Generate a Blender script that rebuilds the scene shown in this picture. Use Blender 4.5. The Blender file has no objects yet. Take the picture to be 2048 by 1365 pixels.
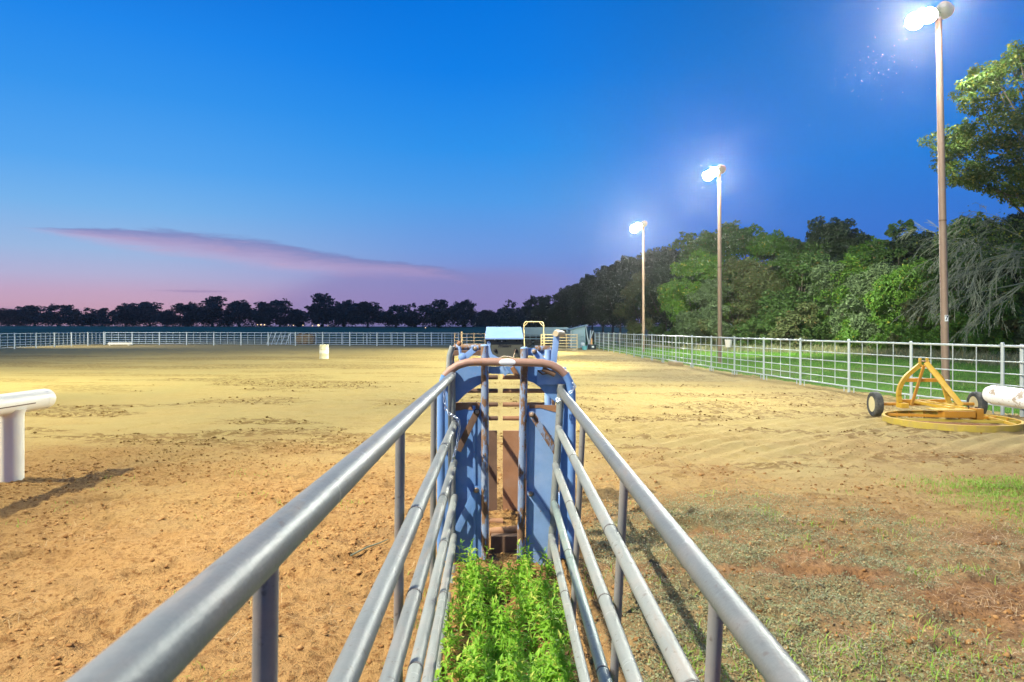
import bpy, bmesh, math, random
import numpy as np
from mathutils import Vector, Matrix

random.seed(7)
RNG = np.random.default_rng(11)
SC = bpy.context.scene
COL = SC.collection
PI = math.pi

# ------------------------------------------------------------------ camera
H = 1.88            # eye height (m)
FPX = 1365.33       # focal length in pixels of the 2048 px wide photograph (24 mm)
cam_d = bpy.data.cameras.new('camera')
cam = bpy.data.objects.new('camera', cam_d)
COL.objects.link(cam)
cam.location = (0, 0, H)
cam.rotation_euler = (PI / 2, 0, 0)
cam_d.sensor_width = 36.0
cam_d.lens = 24.0
cam_d.shift_x = 2.0 / 2048
cam_d.shift_y = -24.5 / 2048
cam_d.clip_start = 0.05
cam_d.clip_end = 6000
cam_d.dof.use_dof = True
cam_d.dof.focus_distance = 9.0
cam_d.dof.aperture_fstop = 9.0
SC.camera = cam

SC.view_settings.view_transform = 'Standard'
SC.view_settings.look = 'None'
SC.view_settings.exposure = 0.0
SC.view_settings.gamma = 1.0
SC.view_settings.use_curve_mapping = False
SC.cycles.use_denoising = True
SC.cycles.max_bounces = 6
SC.cycles.sample_clamp_indirect = 6.0


def lin(r, g, b):
    f = lambda c: (c / 255 / 12.92) if c / 255 <= 0.04045 else ((c / 255 + 0.055) / 1.055) ** 2.4
    return (f(r), f(g), f(b), 1.0)


# ------------------------------------------------------------------ node helper
class NG:
    def __init__(self, tree):
        self.t = tree
        self.t.nodes.clear()

    def new(self, kind, **kw):
        n = self.t.nodes.new(kind)
        for k, v in kw.items():
            setattr(n, k, v)
        return n

    def put(self, sock, v):
        if hasattr(v, 'is_linked') or isinstance(v, bpy.types.NodeSocket):
            self.t.links.new(v, sock)
        elif isinstance(v, (tuple, list)):
            dv = sock.default_value
            if len(dv) == 4 and len(v) == 3:
                v = (*v, 1.0)
            if len(dv) == 3 and len(v) == 4:
                v = v[:3]
            sock.default_value = v
        else:
            sock.default_value = v

    def m(self, op, a, b=0.0, c=0.0, clamp=False):
        n = self.new('ShaderNodeMath', operation=op, use_clamp=clamp)
        self.put(n.inputs[0], a); self.put(n.inputs[1], b); self.put(n.inputs[2], c)
        return n.outputs[0]

    def mix(self, fac, a, b, mode='MIX'):
        n = self.new('ShaderNodeMix', data_type='RGBA', blend_type=mode)
        self.put(n.inputs[0], fac); self.put(n.inputs[6], a); self.put(n.inputs[7], b)
        return n.outputs[2]

    def noise(self, vec, scale, detail=4.0, rough=0.55, dist=0.0, col=False):
        n = self.new('ShaderNodeTexNoise')
        if vec is not None:
            self.put(n.inputs['Vector'], vec)
        n.inputs['Scale'].default_value = scale
        n.inputs['Detail'].default_value = detail
        n.inputs['Roughness'].default_value = rough
        n.inputs['Distortion'].default_value = dist
        return n.outputs['Color' if col else 'Fac']

    def step(self, v, lo, hi, a=0.0, b=1.0):
        n = self.new('ShaderNodeMapRange', interpolation_type='SMOOTHSTEP')
        self.put(n.inputs[0], v); self.put(n.inputs[1], lo); self.put(n.inputs[2], hi)
        self.put(n.inputs[3], a); self.put(n.inputs[4], b)
        return n.outputs[0]

    def ramp(self, fac, stops, interp='LINEAR'):
        n = self.new('ShaderNodeValToRGB')
        n.color_ramp.interpolation = interp
        e = n.color_ramp.elements
        while len(e) > 1:
            e.remove(e[-1])
        e[0].position = stops[0][0]; e[0].color = stops[0][1]
        for p, c in stops[1:]:
            k = e.new(p); k.color = c
        self.put(n.inputs[0], fac)
        return n.outputs[0]

    def scale(self, vec, s):
        n = self.new('ShaderNodeMapping')
        self.put(n.inputs[0], vec); n.inputs['Scale'].default_value = s
        return n.outputs[0]


# ------------------------------------------------------------------ sky: dusk gradient with a band of pink cloud
world = bpy.data.worlds.new('World')
SC.world = world
world.use_nodes = True
g = NG(world.node_tree)
tc = g.new('ShaderNodeTexCoord')
sx = g.new('ShaderNodeSeparateXYZ'); g.put(sx.inputs[0], tc.outputs['Generated'])
X_, Y_, Z_ = sx.outputs
hyp = g.m('SQRT', g.m('ADD', g.m('MULTIPLY', X_, X_), g.m('MULTIPLY', Y_, Y_)))
hyp = g.m('MAXIMUM', hyp, 0.001)
tan_e = g.m('DIVIDE', Z_, hyp)                      # tangent of the elevation
az = g.m('ARCTAN2', X_, Y_)                          # azimuth from the arena axis, + to the right
ee = g.m('MULTIPLY', tan_e, 1.6, clamp=True)
west = g.ramp(ee, [(0.0, lin(222, 160, 172)), (0.035, lin(214, 166, 186)), (0.075, lin(204, 172, 202)), (0.11, lin(186, 184, 220)), (0.16, lin(160, 190, 232)), (0.25, lin(122, 184, 242)),
                   (0.34, lin(88, 170, 246)), (0.49, lin(54, 152, 243)), (0.63, lin(32, 138, 240)), (0.85, lin(6, 108, 216)), (1.0, lin(2, 92, 196))])
mid = g.ramp(ee, [(0.0, lin(160, 134, 194)), (0.06, lin(150, 138, 200)), (0.115, lin(134, 146, 212)), (0.185, lin(112, 156, 228)), (0.30, lin(78, 158, 238)),
                  (0.42, lin(42, 148, 240)), (0.60, lin(8, 130, 236)), (0.77, lin(0, 120, 228)), (1.0, lin(0, 94, 200))])
east = g.ramp(ee, [(0.0, lin(84, 100, 186)), (0.10, lin(74, 112, 202)), (0.20, lin(60, 120, 214)), (0.36, lin(20, 126, 224)),
                   (0.6, lin(0, 120, 216)), (0.85, lin(0, 106, 200)), (1.0, lin(0, 86, 180))])
col = g.mix(g.step(az, -0.55, 0.02), west, mid)
col = g.mix(g.step(az, -0.02, 0.34), col, east)
# cloud band: a long lens that sinks to the right
cv = g.new('ShaderNodeCombineXYZ')
g.put(cv.inputs[0], g.m('MULTIPLY', az, 2.2)); g.put(cv.inputs[1], g.m('MULTIPLY', tan_e, 16.0))
n1 = g.noise(cv.outputs[0], 1.6, 5.0, 0.6)
n2 = g.noise(cv.outputs[0], 6.0, 6.0, 0.68)
nd = g.m('ADD', g.m('MULTIPLY', g.m('SUBTRACT', n1, 0.5), 0.030), g.m('MULTIPLY', g.m('SUBTRACT', n2, 0.5), 0.020))
fc = g.new('ShaderNodeFloatCurve')
cu = fc.mapping.curves[0]
# azimuth -0.65..0 mapped to 0..1 -> tangent of elevation*5 of the band's centre
for p_, q_ in ((0.0, 0.590), (0.12, 0.592), (0.30, 0.602), (0.45, 0.555), (0.60, 0.475), (0.75, 0.425), (0.88, 0.375), (1.0, 0.32)):
    pass
pts = [(0.0, 0.590), (0.15, 0.598), (0.32, 0.585), (0.48, 0.535), (0.62, 0.470), (0.76, 0.430), (0.88, 0.385), (1.0, 0.31)]
while len(cu.points) < len(pts):
    cu.points.new(0.5, 0.5)
for k, p_ in enumerate(pts):
    cu.points[k].location = p_
fc.mapping.update()
azn = g.m('DIVIDE', g.m('ADD', az, 0.65), 0.65, clamp=True)
g.put(fc.inputs['Value'], azn)
ctr = g.m('DIVIDE', fc.outputs[0], 5.0)
off = g.m('SUBTRACT', g.m('ADD', tan_e, nd), ctr)
half = g.ramp(azn, [(0.0, (0, 0, 0, 1)), (0.06, (0.06,) * 3 + (1,)), (0.2, (0.42,) * 3 + (1,)), (0.45, (0.55,) * 3 + (1,)), (0.7, (0.40,) * 3 + (1,)), (0.9, (0.2,) * 3 + (1,)), (1.0, (0.0, 0, 0, 1))])
half = g.m('MULTIPLY', half, 0.036)
rel = g.m('DIVIDE', off, g.m('MAXIMUM', half, 0.0008))
band = g.m('MULTIPLY', g.step(rel, -1.7, 0.0), g.m('SUBTRACT', 1.0, g.step(rel, 0.45, 0.95)))
band = g.m('MULTIPLY', band, g.m('MULTIPLY', g.step(az, -0.64, -0.55), g.m('SUBTRACT', 1.0, g.step(az, -0.13, -0.03))))
ccol = g.mix(g.step(rel, -1.1, 0.9), lin(206, 172, 208), lin(122, 134, 192))
ccol = g.mix(g.m('MULTIPLY', g.step(n2, 0.5, 0.75), 0.5), ccol, lin(214, 174, 202))
col = g.mix(g.m('MULTIPLY', band, 0.85), col, ccol)
# broad violet veil under it
veil = g.m('MULTIPLY', g.step(tan_e, 0.098, 0.070), g.m('MULTIPLY', g.step(g.m('ADD', az, g.m('MULTIPLY', tan_e, -2.0)), -0.47, -0.36), g.m('SUBTRACT', 1.0, g.step(az, -0.02, 0.16))))
col = g.mix(g.m('MULTIPLY', veil, 0.6), col, lin(144, 134, 190))
# thin dark streaks low on the left
str_ = g.noise(g.scale(cv.outputs[0], (0.7, 1.9, 1)), 2.4, 3.0, 0.5)
stm = g.m('MULTIPLY', g.step(str_, 0.60, 0.72), g.m('MULTIPLY', g.step(tan_e, 0.075, 0.05), g.m('MULTIPLY', g.step(tan_e, 0.01, 0.025), g.step(az, -0.2, -0.4))))
col = g.mix(g.m('MULTIPLY', stm, 0.5), col, lin(150, 130, 178))
bg = g.new('ShaderNodeBackground'); g.put(bg.inputs[0], col); bg.inputs[1].default_value = 0.95
ow = g.new('ShaderNodeOutputWorld'); g.t.links.new(bg.outputs[0], ow.inputs[0])


# ------------------------------------------------------------------ lamps of the arena (left-hand ones unseen outside the frame; corner and woods ones are added fill)
def flood(name, loc, target, watts, colour, cone, blend=0.35, radius=0.12, parent=None):
    l = bpy.data.lights.new(name, 'SPOT')
    l.energy = watts; l.color = colour; l.spot_size = math.radians(cone); l.spot_blend = blend; l.shadow_soft_size = radius
    o = bpy.data.objects.new(name, l)
    COL.objects.link(o)
    o.location = loc
    d = Vector(target) - Vector(loc)
    o.rotation_euler = d.to_track_quat('-Z', 'Y').to_euler()
    return o


KEY = (1.0, 0.93, 0.78)
MH = (1.0, 0.99, 0.60)
flood('near_mast_lamp', (-7.4, 0.3, 12.0), (5.4, 7.4, 0.5), 21500, KEY, 73, 0.6, 0.10)
flood('box_mast_lamp', (-17.0, 8.6, 11.5), (-6.5, 12.0, 0.0), 22500, (1.0, 0.95, 0.66), 74, 0.9, 0.10)
flood('side_mast_lamp', (-21.0, 14.0, 11.5), (-12.0, 38.0, 0.0), 36000, MH, 105, 0.9, 0.2)
flood('corner_fill_lamp', (-54.0, 64.0, 11.5), (-26.0, 96.0, 0.0), 24000, (1.0, 0.97, 0.78), 110, 0.9, 0.2)  # added unseen lamp that brightens the far fences and the field behind
flood('woods_fill_lamp', (-9.0, -6.0, 13.0), (26.0, 46.0, 5.0), 34000, (0.95, 1.0, 0.82), 44, 0.8, 0.2)  # added unseen lamp behind the camera that lights the woods


# ------------------------------------------------------------------ geometry helpers
def P(px, py, d):
    return Vector(((px - 1022.0) / FPX * d, d, H - (py - 658.0) / FPX * d))


def zpx(zx, zy, d):          # from the enlarged view of the chute
    return P(850 + zx / 4.875, 620 + zy / 4.875, d)


def zpx2(zx, zy, d):
    return P(850 + zx / 4.55, 860 + zy / 4.55, d)


class MB:
    """collects vertices and faces of one mesh"""
    def __init__(self):
        self.v = []; self.f = []; self.mi = []

    def _add(self, vs, fs, mi=0):
        b = len(self.v)
        self.v.extend([tuple(p) for p in vs])
        for f in fs:
            self.f.append(tuple(i + b for i in f)); self.mi.append(mi)

    def tube(self, pts, r, n=10, caps=True, mi=0):
        pts = [Vector(p) for p in pts]
        rs = r if isinstance(r, (list, tuple)) else [r] * len(pts)
        vs, fs = [], []
        up = None
        for i, p in enumerate(pts):
            t = (pts[min(i + 1, len(pts) - 1)] - pts[max(i - 1, 0)]).normalized()
            if up is None:
                up = Vector((0, 0, 1)) if abs(t.z) < 0.9 else Vector((0, 1, 0))
                u = t.cross(up).normalized()
            else:
                u = (u - t * u.dot(t)).normalized()
            w = t.cross(u)
            for k in range(n):
                a = 2 * PI * k / n
                vs.append(p + (u * math.cos(a) + w * math.sin(a)) * rs[i])
        for i in range(len(pts) - 1):
            for k in range(n):
                a, b = i * n + k, i * n + (k + 1) % n
                fs.append((a, b, b + n, a + n))
        if caps:
            fs.append(tuple(range(n - 1, -1, -1)))
            fs.append(tuple((len(pts) - 1) * n + k for k in range(n)))
        self._add(vs, fs, mi)
        return self

    def box(self, c, s, rot=None, bev=0.0, mi=0):
        bm = bmesh.new()
        bmesh.ops.create_cube(bm, size=1.0)
        bmesh.ops.scale(bm, vec=Vector(s), verts=bm.verts)
        if bev > 0:
            bmesh.ops.bevel(bm, geom=list(bm.edges), offset=bev, segments=2, profile=0.7, affect='EDGES')
        M = Matrix.Translation(Vector(c))
        if rot is not None:
            M = M @ rot.to_4x4()
        bmesh.ops.transform(bm, matrix=M, verts=bm.verts)
        bm.verts.index_update()
        self._add([v.co for v in bm.verts], [[v.index for v in f.verts] for f in bm.faces], mi)
        bm.free()
        return self

    def bar(self, a, b, w, t, normal=(0, 1, 0), bev=0.002, mi=0):
        """flat bar from a to b, w wide, t thick along normal"""
        a, b = Vector(a), Vector(b)
        x = (b - a).normalized(); nz = Vector(normal)
        nz = (nz - x * nz.dot(x)).normalized(); y = nz.cross(x)
        R = Matrix((x, y, nz)).transposed()
        return self.box((a + b) / 2, ((b - a).length, w, t), R, bev, mi)

    def prism(self, outline, thick, mi=0, bev=0.0):
        """outline: points in a plane facing -Y; extruded backwards by thick"""
        n = len(outline)
        vs = [Vector(p) for p in outline] + [Vector(p) + Vector((0, thick, 0)) for p in outline]
        fs = [tuple(range(n)), tuple(range(2 * n - 1, n - 1, -1))]
        for k in range(n):
            fs.append((k, k + n, (k + 1) % n + n, (k + 1) % n))
        self._add(vs, fs, mi)
        return self

    def lathe(self, prof, n=20, c=(0, 0, 0), axis='Z', mi=0, caps=True):
        vs, fs = [], []
        for r, z in prof:
            for k in range(n):
                a = 2 * PI * k / n
                p = (r * math.cos(a), r * math.sin(a), z)
                if axis == 'X':
                    p = (z, r * math.cos(a), r * math.sin(a))
                if axis == 'Y':
                    p = (r * math.cos(a), z, -r * math.sin(a))
                vs.append(Vector(p) + Vector(c))
        for i in range(len(prof) - 1):
            for k in range(n):
                a, b = i * n + k, i * n + (k + 1) % n
                fs.append((a, b, b + n, a + n))
        if caps:
            fs.append(tuple(range(n - 1, -1, -1)))
            fs.append(tuple((len(prof) - 1) * n + k for k in range(n)))
        self._add(vs, fs, mi)
        return self

    def mesh(self, name, mats, smooth=True, angle=35):
        me = bpy.data.meshes.new(name)
        me.from_pydata(self.v, [], self.f)
        for mm in (mats if isinstance(mats, (list, tuple)) else [mats]):
            me.materials.append(mm)
        if len(set(self.mi)) > 1:
            me.polygons.foreach_set('material_index', self.mi)
        bm = bmesh.new(); bm.from_mesh(me)
        bmesh.ops.recalc_face_normals(bm, faces=bm.faces)
        bm.to_mesh(me); bm.free()
        if smooth:
            me.shade_smooth()
            me.set_sharp_from_angle(angle=math.radians(angle))
        me.update()
        return me

    def obj(self, name, mats, parent=None, smooth=True, angle=35):
        return link(name, self.mesh(name, mats, smooth, angle), parent)


def link(name, data, parent=None):
    o = bpy.data.objects.new(name, data)
    COL.objects.link(o)
    if parent is not None:
        o.parent = parent
        # parts are built in world space: keep them there under the thing's base
        root = parent
        M = Matrix.Identity(4)
        chain = []
        while root is not None:
            chain.append(root); root = root.parent
        for r_ in reversed(chain):
            M = M @ (r_.matrix_parent_inverse @ r_.matrix_basis)
        o.matrix_parent_inverse = M.inverted()
    return o


def text_mesh(name, cu, loc, parent):
    to = bpy.data.objects.new(name, cu); COL.objects.link(to)
    bpy.context.view_layer.update()
    me = bpy.data.meshes.new_from_object(to.evaluated_get(bpy.context.evaluated_depsgraph_get()))
    bpy.data.objects.remove(to)
    me.transform(Matrix.Translation(loc) @ Matrix.Rotation(PI / 2, 4, 'X'))
    return link(name, me, parent)


def tag(o, label=None, cat=None, group=None, kind=None):
    if label: o['label'] = label
    if cat: o['category'] = cat
    if group: o['group'] = group
    if kind: o['kind'] = kind
    return o


def thing(name, loc, label, cat, group=None):
    o = bpy.data.objects.new(name, None)
    COL.objects.link(o)
    o.empty_display_size = 0.2
    o.location = loc
    return tag(o, label, cat, group)


def np_mesh(name, verts, faces, mat, uv=None):
    """faces: (n,k) int array of one size"""
    me = bpy.data.meshes.new(name)
    nv, (nf, k) = len(verts), faces.shape
    me.vertices.add(nv); me.vertices.foreach_set('co', np.asarray(verts, np.float32).ravel())
    me.loops.add(nf * k); me.loops.foreach_set('vertex_index', faces.astype(np.int32).ravel())
    me.polygons.add(nf)
    me.polygons.foreach_set('loop_start', np.arange(0, nf * k, k, dtype=np.int32))
    me.update(calc_edges=True)
    me.materials.append(mat)
    return me


# ------------------------------------------------------------------ noise in numpy
def _h(ix, iy, seed):
    h = (ix.astype(np.int64) * 374761393 + iy.astype(np.int64) * 668265263 + seed * 974634777) & 0xffffffff
    h = ((h ^ (h >> 13)) * 1274126177) & 0xffffffff
    return ((h ^ (h >> 16)) & 0xffff) / 65535.0


def vn(x, y, seed=0):
    ix, iy = np.floor(x), np.floor(y)
    fx, fy = x - ix, y - iy
    fx = fx * fx * (3 - 2 * fx); fy = fy * fy * (3 - 2 * fy)
    a, b = _h(ix, iy, seed), _h(ix + 1, iy, seed)
    c, d = _h(ix, iy + 1, seed), _h(ix + 1, iy + 1, seed)
    return (a + (b - a) * fx) * (1 - fy) + (c + (d - c) * fx) * fy


def fbm(x, y, seed=0, o=4, gain=0.5):
    s, a, t = 0, 1.0, 0
    for k in range(o):
        s = s + a * vn(x * 2 ** k + 17.3 * k, y * 2 ** k + 5.1 * k, seed + k); t += a; a *= gain
    return s / t


def sst(v, a, b):
    t = np.clip((v - a) / (b - a), 0, 1)
    return t * t * (3 - 2 * t)


# ------------------------------------------------------------------ materials
def mat(name):
    m_ = bpy.data.materials.new(name); m_.use_nodes = True
    return m_, NG(m_.node_tree)


def finish(g, bsdf, disp=None):
    o = g.new('ShaderNodeOutputMaterial')
    g.t.links.new(bsdf, o.inputs[0])


def pmat(name, col, rough=0.55, metal=0.0, var=0.18, vscale=6.0, rust=0.0, rscale=14.0, rcol=((0.20, 0.075, 0.025), (0.33, 0.15, 0.06)),
         bump=0.12, bscale=120.0, dirt=0.0, dcol=(0.30, 0.22, 0.12), spec=0.5, stretch=None, scuff=0.0, rstretch=None):
    m_, g = mat(name)
    tc = g.new('ShaderNodeTexCoord'); v = tc.outputs['Object']
    vs = g.scale(v, stretch) if stretch else v
    n = g.noise(vs, vscale, 5)
    fine = g.noise(v, vscale * 9, 3)
    c = g.mix(n, tuple(x * (1 - var) for x in col), tuple(min(1, x * (1 + var)) for x in col))
    c = g.mix(g.m('MULTIPLY', g.step(fine, 0.55, 0.75), var * 1.2), c, tuple(x * 0.6 for x in col))
    ro = g.m('ADD', rough - 0.08, g.m('MULTIPLY', n, 0.16))
    me = metal
    if rust > 0:
        rv = g.scale(v, rstretch) if rstretch else v
        rn = g.m('ADD', g.m('MULTIPLY', g.noise(rv, rscale, 6, 0.7), 0.75), g.m('MULTIPLY', g.noise(v, rscale * 0.22, 3), 0.25))
        th = 0.70 - 0.32 * rust
        rm = g.step(rn, th, th + 0.035)
        rc = g.mix(g.noise(v, rscale * 3, 4), rcol[0], rcol[1])
        c = g.mix(rm, c, rc)
        ro = g.m('ADD', ro, g.m('MULTIPLY', rm, 0.3), clamp=True)
        if metal > 0:
            me = g.m('MULTIPLY', metal, g.m('SUBTRACT', 1.0, rm))
    if dirt > 0:
        dm = g.m('MULTIPLY', g.step(g.noise(v, 5.0, 6, 0.65), 0.45, 0.70), dirt)
        c = g.mix(dm, c, dcol)
    if scuff > 0:
        s1 = g.step(g.noise(g.scale(v, (5, 26, 5)), 1.0, 5, 0.7), 0.60, 0.70)
        s2 = g.step(g.noise(v, 34.0, 4, 0.6), 0.62, 0.70)
        s3 = g.step(g.noise(g.scale(v, (9, 1.1, 9)), 2.0, 6, 0.7), 0.55, 0.72)
        c = g.mix(g.m('MULTIPLY', s1, scuff * 0.5), c, tuple(min(1, x * 1.9) for x in col))
        c = g.mix(g.m('MULTIPLY', s3, scuff * 0.55), c, (0.30, 0.225, 0.17))
        c = g.mix(g.m('MULTIPLY', s2, scuff * 0.8), c, (0.10, 0.065, 0.045))
        ro = g.m('ADD', ro, g.m('MULTIPLY', g.m('SUBTRACT', s3, s1), 0.16), clamp=True)
    b = g.new('ShaderNodeBsdfPrincipled')
    g.put(b.inputs['Base Color'], c); g.put(b.inputs['Roughness'], ro); g.put(b.inputs['Metallic'], me)
    b.inputs['Specular IOR Level'].default_value = spec
    bp = g.new('ShaderNodeBump'); bp.inputs['Strength'].default_value = bump; bp.inputs['Distance'].default_value = 0.01
    g.put(bp.inputs['Height'], g.noise(v, bscale, 4))
    g.t.links.new(bp.outputs[0], b.inputs['Normal'])
    finish(g, b.outputs[0])
    return m_


GALV = pmat('galvanised_pipe', (0.18, 0.20, 0.19), 0.54, 0.3, 0.22, 5.0, bump=0.10, dirt=0.4, dcol=(0.27, 0.245, 0.215), rust=0.06, rscale=20, stretch=(3, 0.6, 3), scuff=0.7)
GALV_TOP = pmat('polished_pipe', (0.155, 0.172, 0.165), 0.5, 0.35, 0.28, 4.0, bump=0.12, dirt=0.4, dcol=(0.25, 0.225, 0.20), rust=0.05, rscale=20, stretch=(3, 0.5, 3), scuff=0.55)
GALV_PALE = pmat('weathered_pipe', (0.235, 0.26, 0.24), 0.58, 0.2, 0.2, 7.0, bump=0.07, dirt=0.45, dcol=(0.34, 0.30, 0.26), stretch=(3, 0.6, 3), rust=0.10, rscale=18, scuff=0.7)
GALV_TEAL = pmat('greenish_pipe', (0.21, 0.275, 0.25), 0.5, 0.2, 0.2, 7.0, bump=0.07, dirt=0.4, dcol=(0.36, 0.37, 0.32), stretch=(3, 0.5, 3), scuff=0.7)
GALV_POST = pmat('dull_post_pipe', (0.25, 0.25, 0.23), 0.5, 0.3, 0.2, 7.0, bump=0.07, dirt=0.5, dcol=(0.36, 0.28, 0.23), scuff=0.7)
WELD = pmat('weld_bead', (0.16, 0.15, 0.14), 0.7, 0.3, 0.4, 60.0, rust=0.35, rscale=40)
BLUE = pmat('blue_paint', (0.12, 0.255, 0.53), 0.46, 0.0, 0.20, 7.0, rust=0.26, rscale=20, bump=0.08, dirt=0.3, dcol=(0.24, 0.36, 0.56))
BLUE_PALE = pmat('faded_blue_paint', (0.22, 0.365, 0.62), 0.5, 0.0, 0.16, 9.0, rust=0.26, rscale=24, bump=0.08, dirt=0.3, dcol=(0.40, 0.50, 0.64))
BLUE_RUST = pmat('rusted_blue_paint', (0.20, 0.28, 0.42), 0.55, 0.0, 0.22, 8.0, rust=0.68, rscale=24, bump=0.25, dirt=0.2, dcol=(0.40, 0.36, 0.27), rstretch=(1, 1, 0.3), rcol=((0.12, 0.062, 0.03), (0.27, 0.15, 0.075)))
RUST = pmat('rusty_steel', (0.30, 0.15, 0.07), 0.8, 0.0, 0.35, 9.0, rust=0.3, rscale=24, bump=0.3, dirt=0.35, dcol=(0.36, 0.23, 0.14))
RUST_DARK = pmat('dark_rusted_steel', (0.13, 0.075, 0.045), 0.8, 0.0, 0.35, 9.0, bump=0.3, dirt=0.3, dcol=(0.26, 0.16, 0.09))
HOOP = pmat('rubbed_hoop_paint', (0.34, 0.20, 0.14), 0.55, 0.0, 0.25, 6.0, rust=0.42, rscale=9, rcol=((0.30, 0.13, 0.06), (0.42, 0.23, 0.12)), bump=0.15)
BOLT = pmat('bolt_steel', (0.42, 0.30, 0.19), 0.5, 0.4, 0.25, 30.0, rust=0.2, rscale=50)
CHAIN = pmat('chain_steel', (0.42, 0.50, 0.62), 0.32, 0.8, 0.15, 30.0)
OLIVE = pmat('olive_panel', (0.075, 0.078, 0.055), 0.6, 0.0, 0.2, 12.0, dirt=0.2, dcol=(0.12, 0.12, 0.09))
BLACK = pmat('black_part', (0.012, 0.012, 0.014), 0.6, 0.0, 0.3, 20.0)
WHITE = pmat('white_paint', (0.80, 0.77, 0.68), 0.42, 0.0, 0.06, 5.0, bump=0.04, rust=0.02, rscale=9, rcol=((0.16, 0.12, 0.09), (0.3, 0.25, 0.2)), dirt=0.12, dcol=(0.62, 0.55, 0.45))
WHITE_PEEL = pmat('peeling_white_paint', (0.74, 0.75, 0.75), 0.5, 0.0, 0.08, 5.0, bump=0.1, rust=0.54, rscale=7, rcol=((0.34, 0.27, 0.19), (0.45, 0.38, 0.29)))
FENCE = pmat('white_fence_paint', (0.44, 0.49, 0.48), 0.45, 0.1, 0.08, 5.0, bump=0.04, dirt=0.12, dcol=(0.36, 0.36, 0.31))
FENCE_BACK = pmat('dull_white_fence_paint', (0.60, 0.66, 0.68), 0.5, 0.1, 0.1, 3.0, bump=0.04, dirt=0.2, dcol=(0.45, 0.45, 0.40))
TAN = pmat('tan_enamel', (0.62, 0.50, 0.30), 0.5, 0.0, 0.14, 5.0, rust=0.08, rscale=12)
TAN_RUST = pmat('rusty_tan_pipe', (0.42, 0.30, 0.20), 0.65, 0.0, 0.25, 5.0, rust=0.35, rscale=8)
POLE = pmat('pole_steel', (0.25, 0.165, 0.115), 0.6, 0.1, 0.14, 1.2, bump=0.1, dirt=0.35, dcol=(0.30, 0.23, 0.16), stretch=(1, 1, 0.25))
LAMPBODY = pmat('lamp_housing', (0.32, 0.33, 0.30), 0.4, 0.5, 0.1, 6.0)
YELLOW = pmat('yellow_enamel', (0.56, 0.34, 0.03), 0.5, 0.0, 0.14, 8.0, rust=0.14, rscale=14, rcol=((0.30, 0.13, 0.03), (0.42, 0.22, 0.06)), dirt=0.45, dcol=(0.60, 0.44, 0.12))
ORANGE = pmat('orange_yellow_enamel', (0.50, 0.23, 0.018), 0.5, 0.0, 0.16, 8.0, rust=0.2, rscale=12, dirt=0.2, dcol=(0.50, 0.33, 0.12))
YELLOW_MUD = pmat('muddy_yellow_enamel', (0.46, 0.35, 0.05), 0.7, 0.0, 0.2, 9.0, rust=0.12, rscale=10, dirt=0.75, dcol=(0.36, 0.26, 0.10))
TYRE = pmat('tyre_rubber', (0.045, 0.048, 0.045), 0.8, 0.0, 0.25, 10.0, dirt=0.6, dcol=(0.17, 0.16, 0.12))
RIM = pmat('cream_rim', (0.62, 0.55, 0.30), 0.55, 0.0, 0.1, 9.0, rust=0.16, rscale=20)
CREAM = pmat('cream_barrel_paint', (0.66, 0.62, 0.45), 0.5, 0.0, 0.14, 6.0, dirt=0.35, dcol=(0.42, 0.33, 0.18), rust=0.12)
SHEDBLUE = pmat('grey_blue_sheet', (0.20, 0.31, 0.36), 0.5, 0.2, 0.14, 3.0, stretch=(6, 6, 0.4))
TRAILER = pmat('trailer_skin', (0.22, 0.33, 0.40), 0.42, 0.3, 0.10, 3.0, dirt=0.15)
DARK = pmat('interior_shade', (0.035, 0.038, 0.036), 0.8, 0.0, 0.4, 3.0)  # near-black colour for the shade inside the trailer
TEALP = pmat('teal_plastic', (0.16, 0.52, 0.56), 0.45, 0.0, 0.15, 9.0)
NAVYP = pmat('dark_tub_plastic', (0.045, 0.065, 0.075), 0.5, 0.0, 0.15, 9.0)
CONE = pmat('cone_plastic', (0.70, 0.36, 0.12), 0.5, 0.0, 0.1, 9.0)
WOOD = pmat('bare_wood', (0.46, 0.34, 0.18), 0.75, 0.0, 0.2, 9.0, stretch=(1, 6, 6))
HAY = pmat('weathered_hay', (0.20, 0.13, 0.06), 0.95, 0.0, 0.5, 14.0, bump=0.8, bscale=30)
BARK = pmat('bark', (0.085, 0.065, 0.045), 0.9, 0.0, 0.4, 4.0, bump=0.7, bscale=16, stretch=(3, 3, 0.5))
DEADWOOD = pmat('dead_grey_wood', (0.15, 0.165, 0.11), 0.8, 0.0, 0.25, 5.0, bump=0.3)
PAPER = pmat('white_sticker', (0.80, 0.80, 0.80), 0.5, 0.0, 0.04, 9.0)
MUD = pmat('dried_mud', (0.20, 0.115, 0.06), 0.95, 0.0, 0.35, 10.0, bump=0.6, bscale=40)


def emat(name, col, s):
    m_, g = mat(name)
    e = g.new('ShaderNodeEmission'); g.put(e.inputs[0], col); e.inputs[1].default_value = s
    finish(g, e.outputs[0])
    return m_


LENS = emat('lit_lamp_lens', (1.0, 1.0, 0.90), 3300.0)
LENS_SIDE = emat('lit_lamp_lens_side', (1.0, 1.0, 0.92), 6.0)
WINDOW_LIT = emat('lit_window', (1.0, 0.72, 0.38), 2.2)


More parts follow.
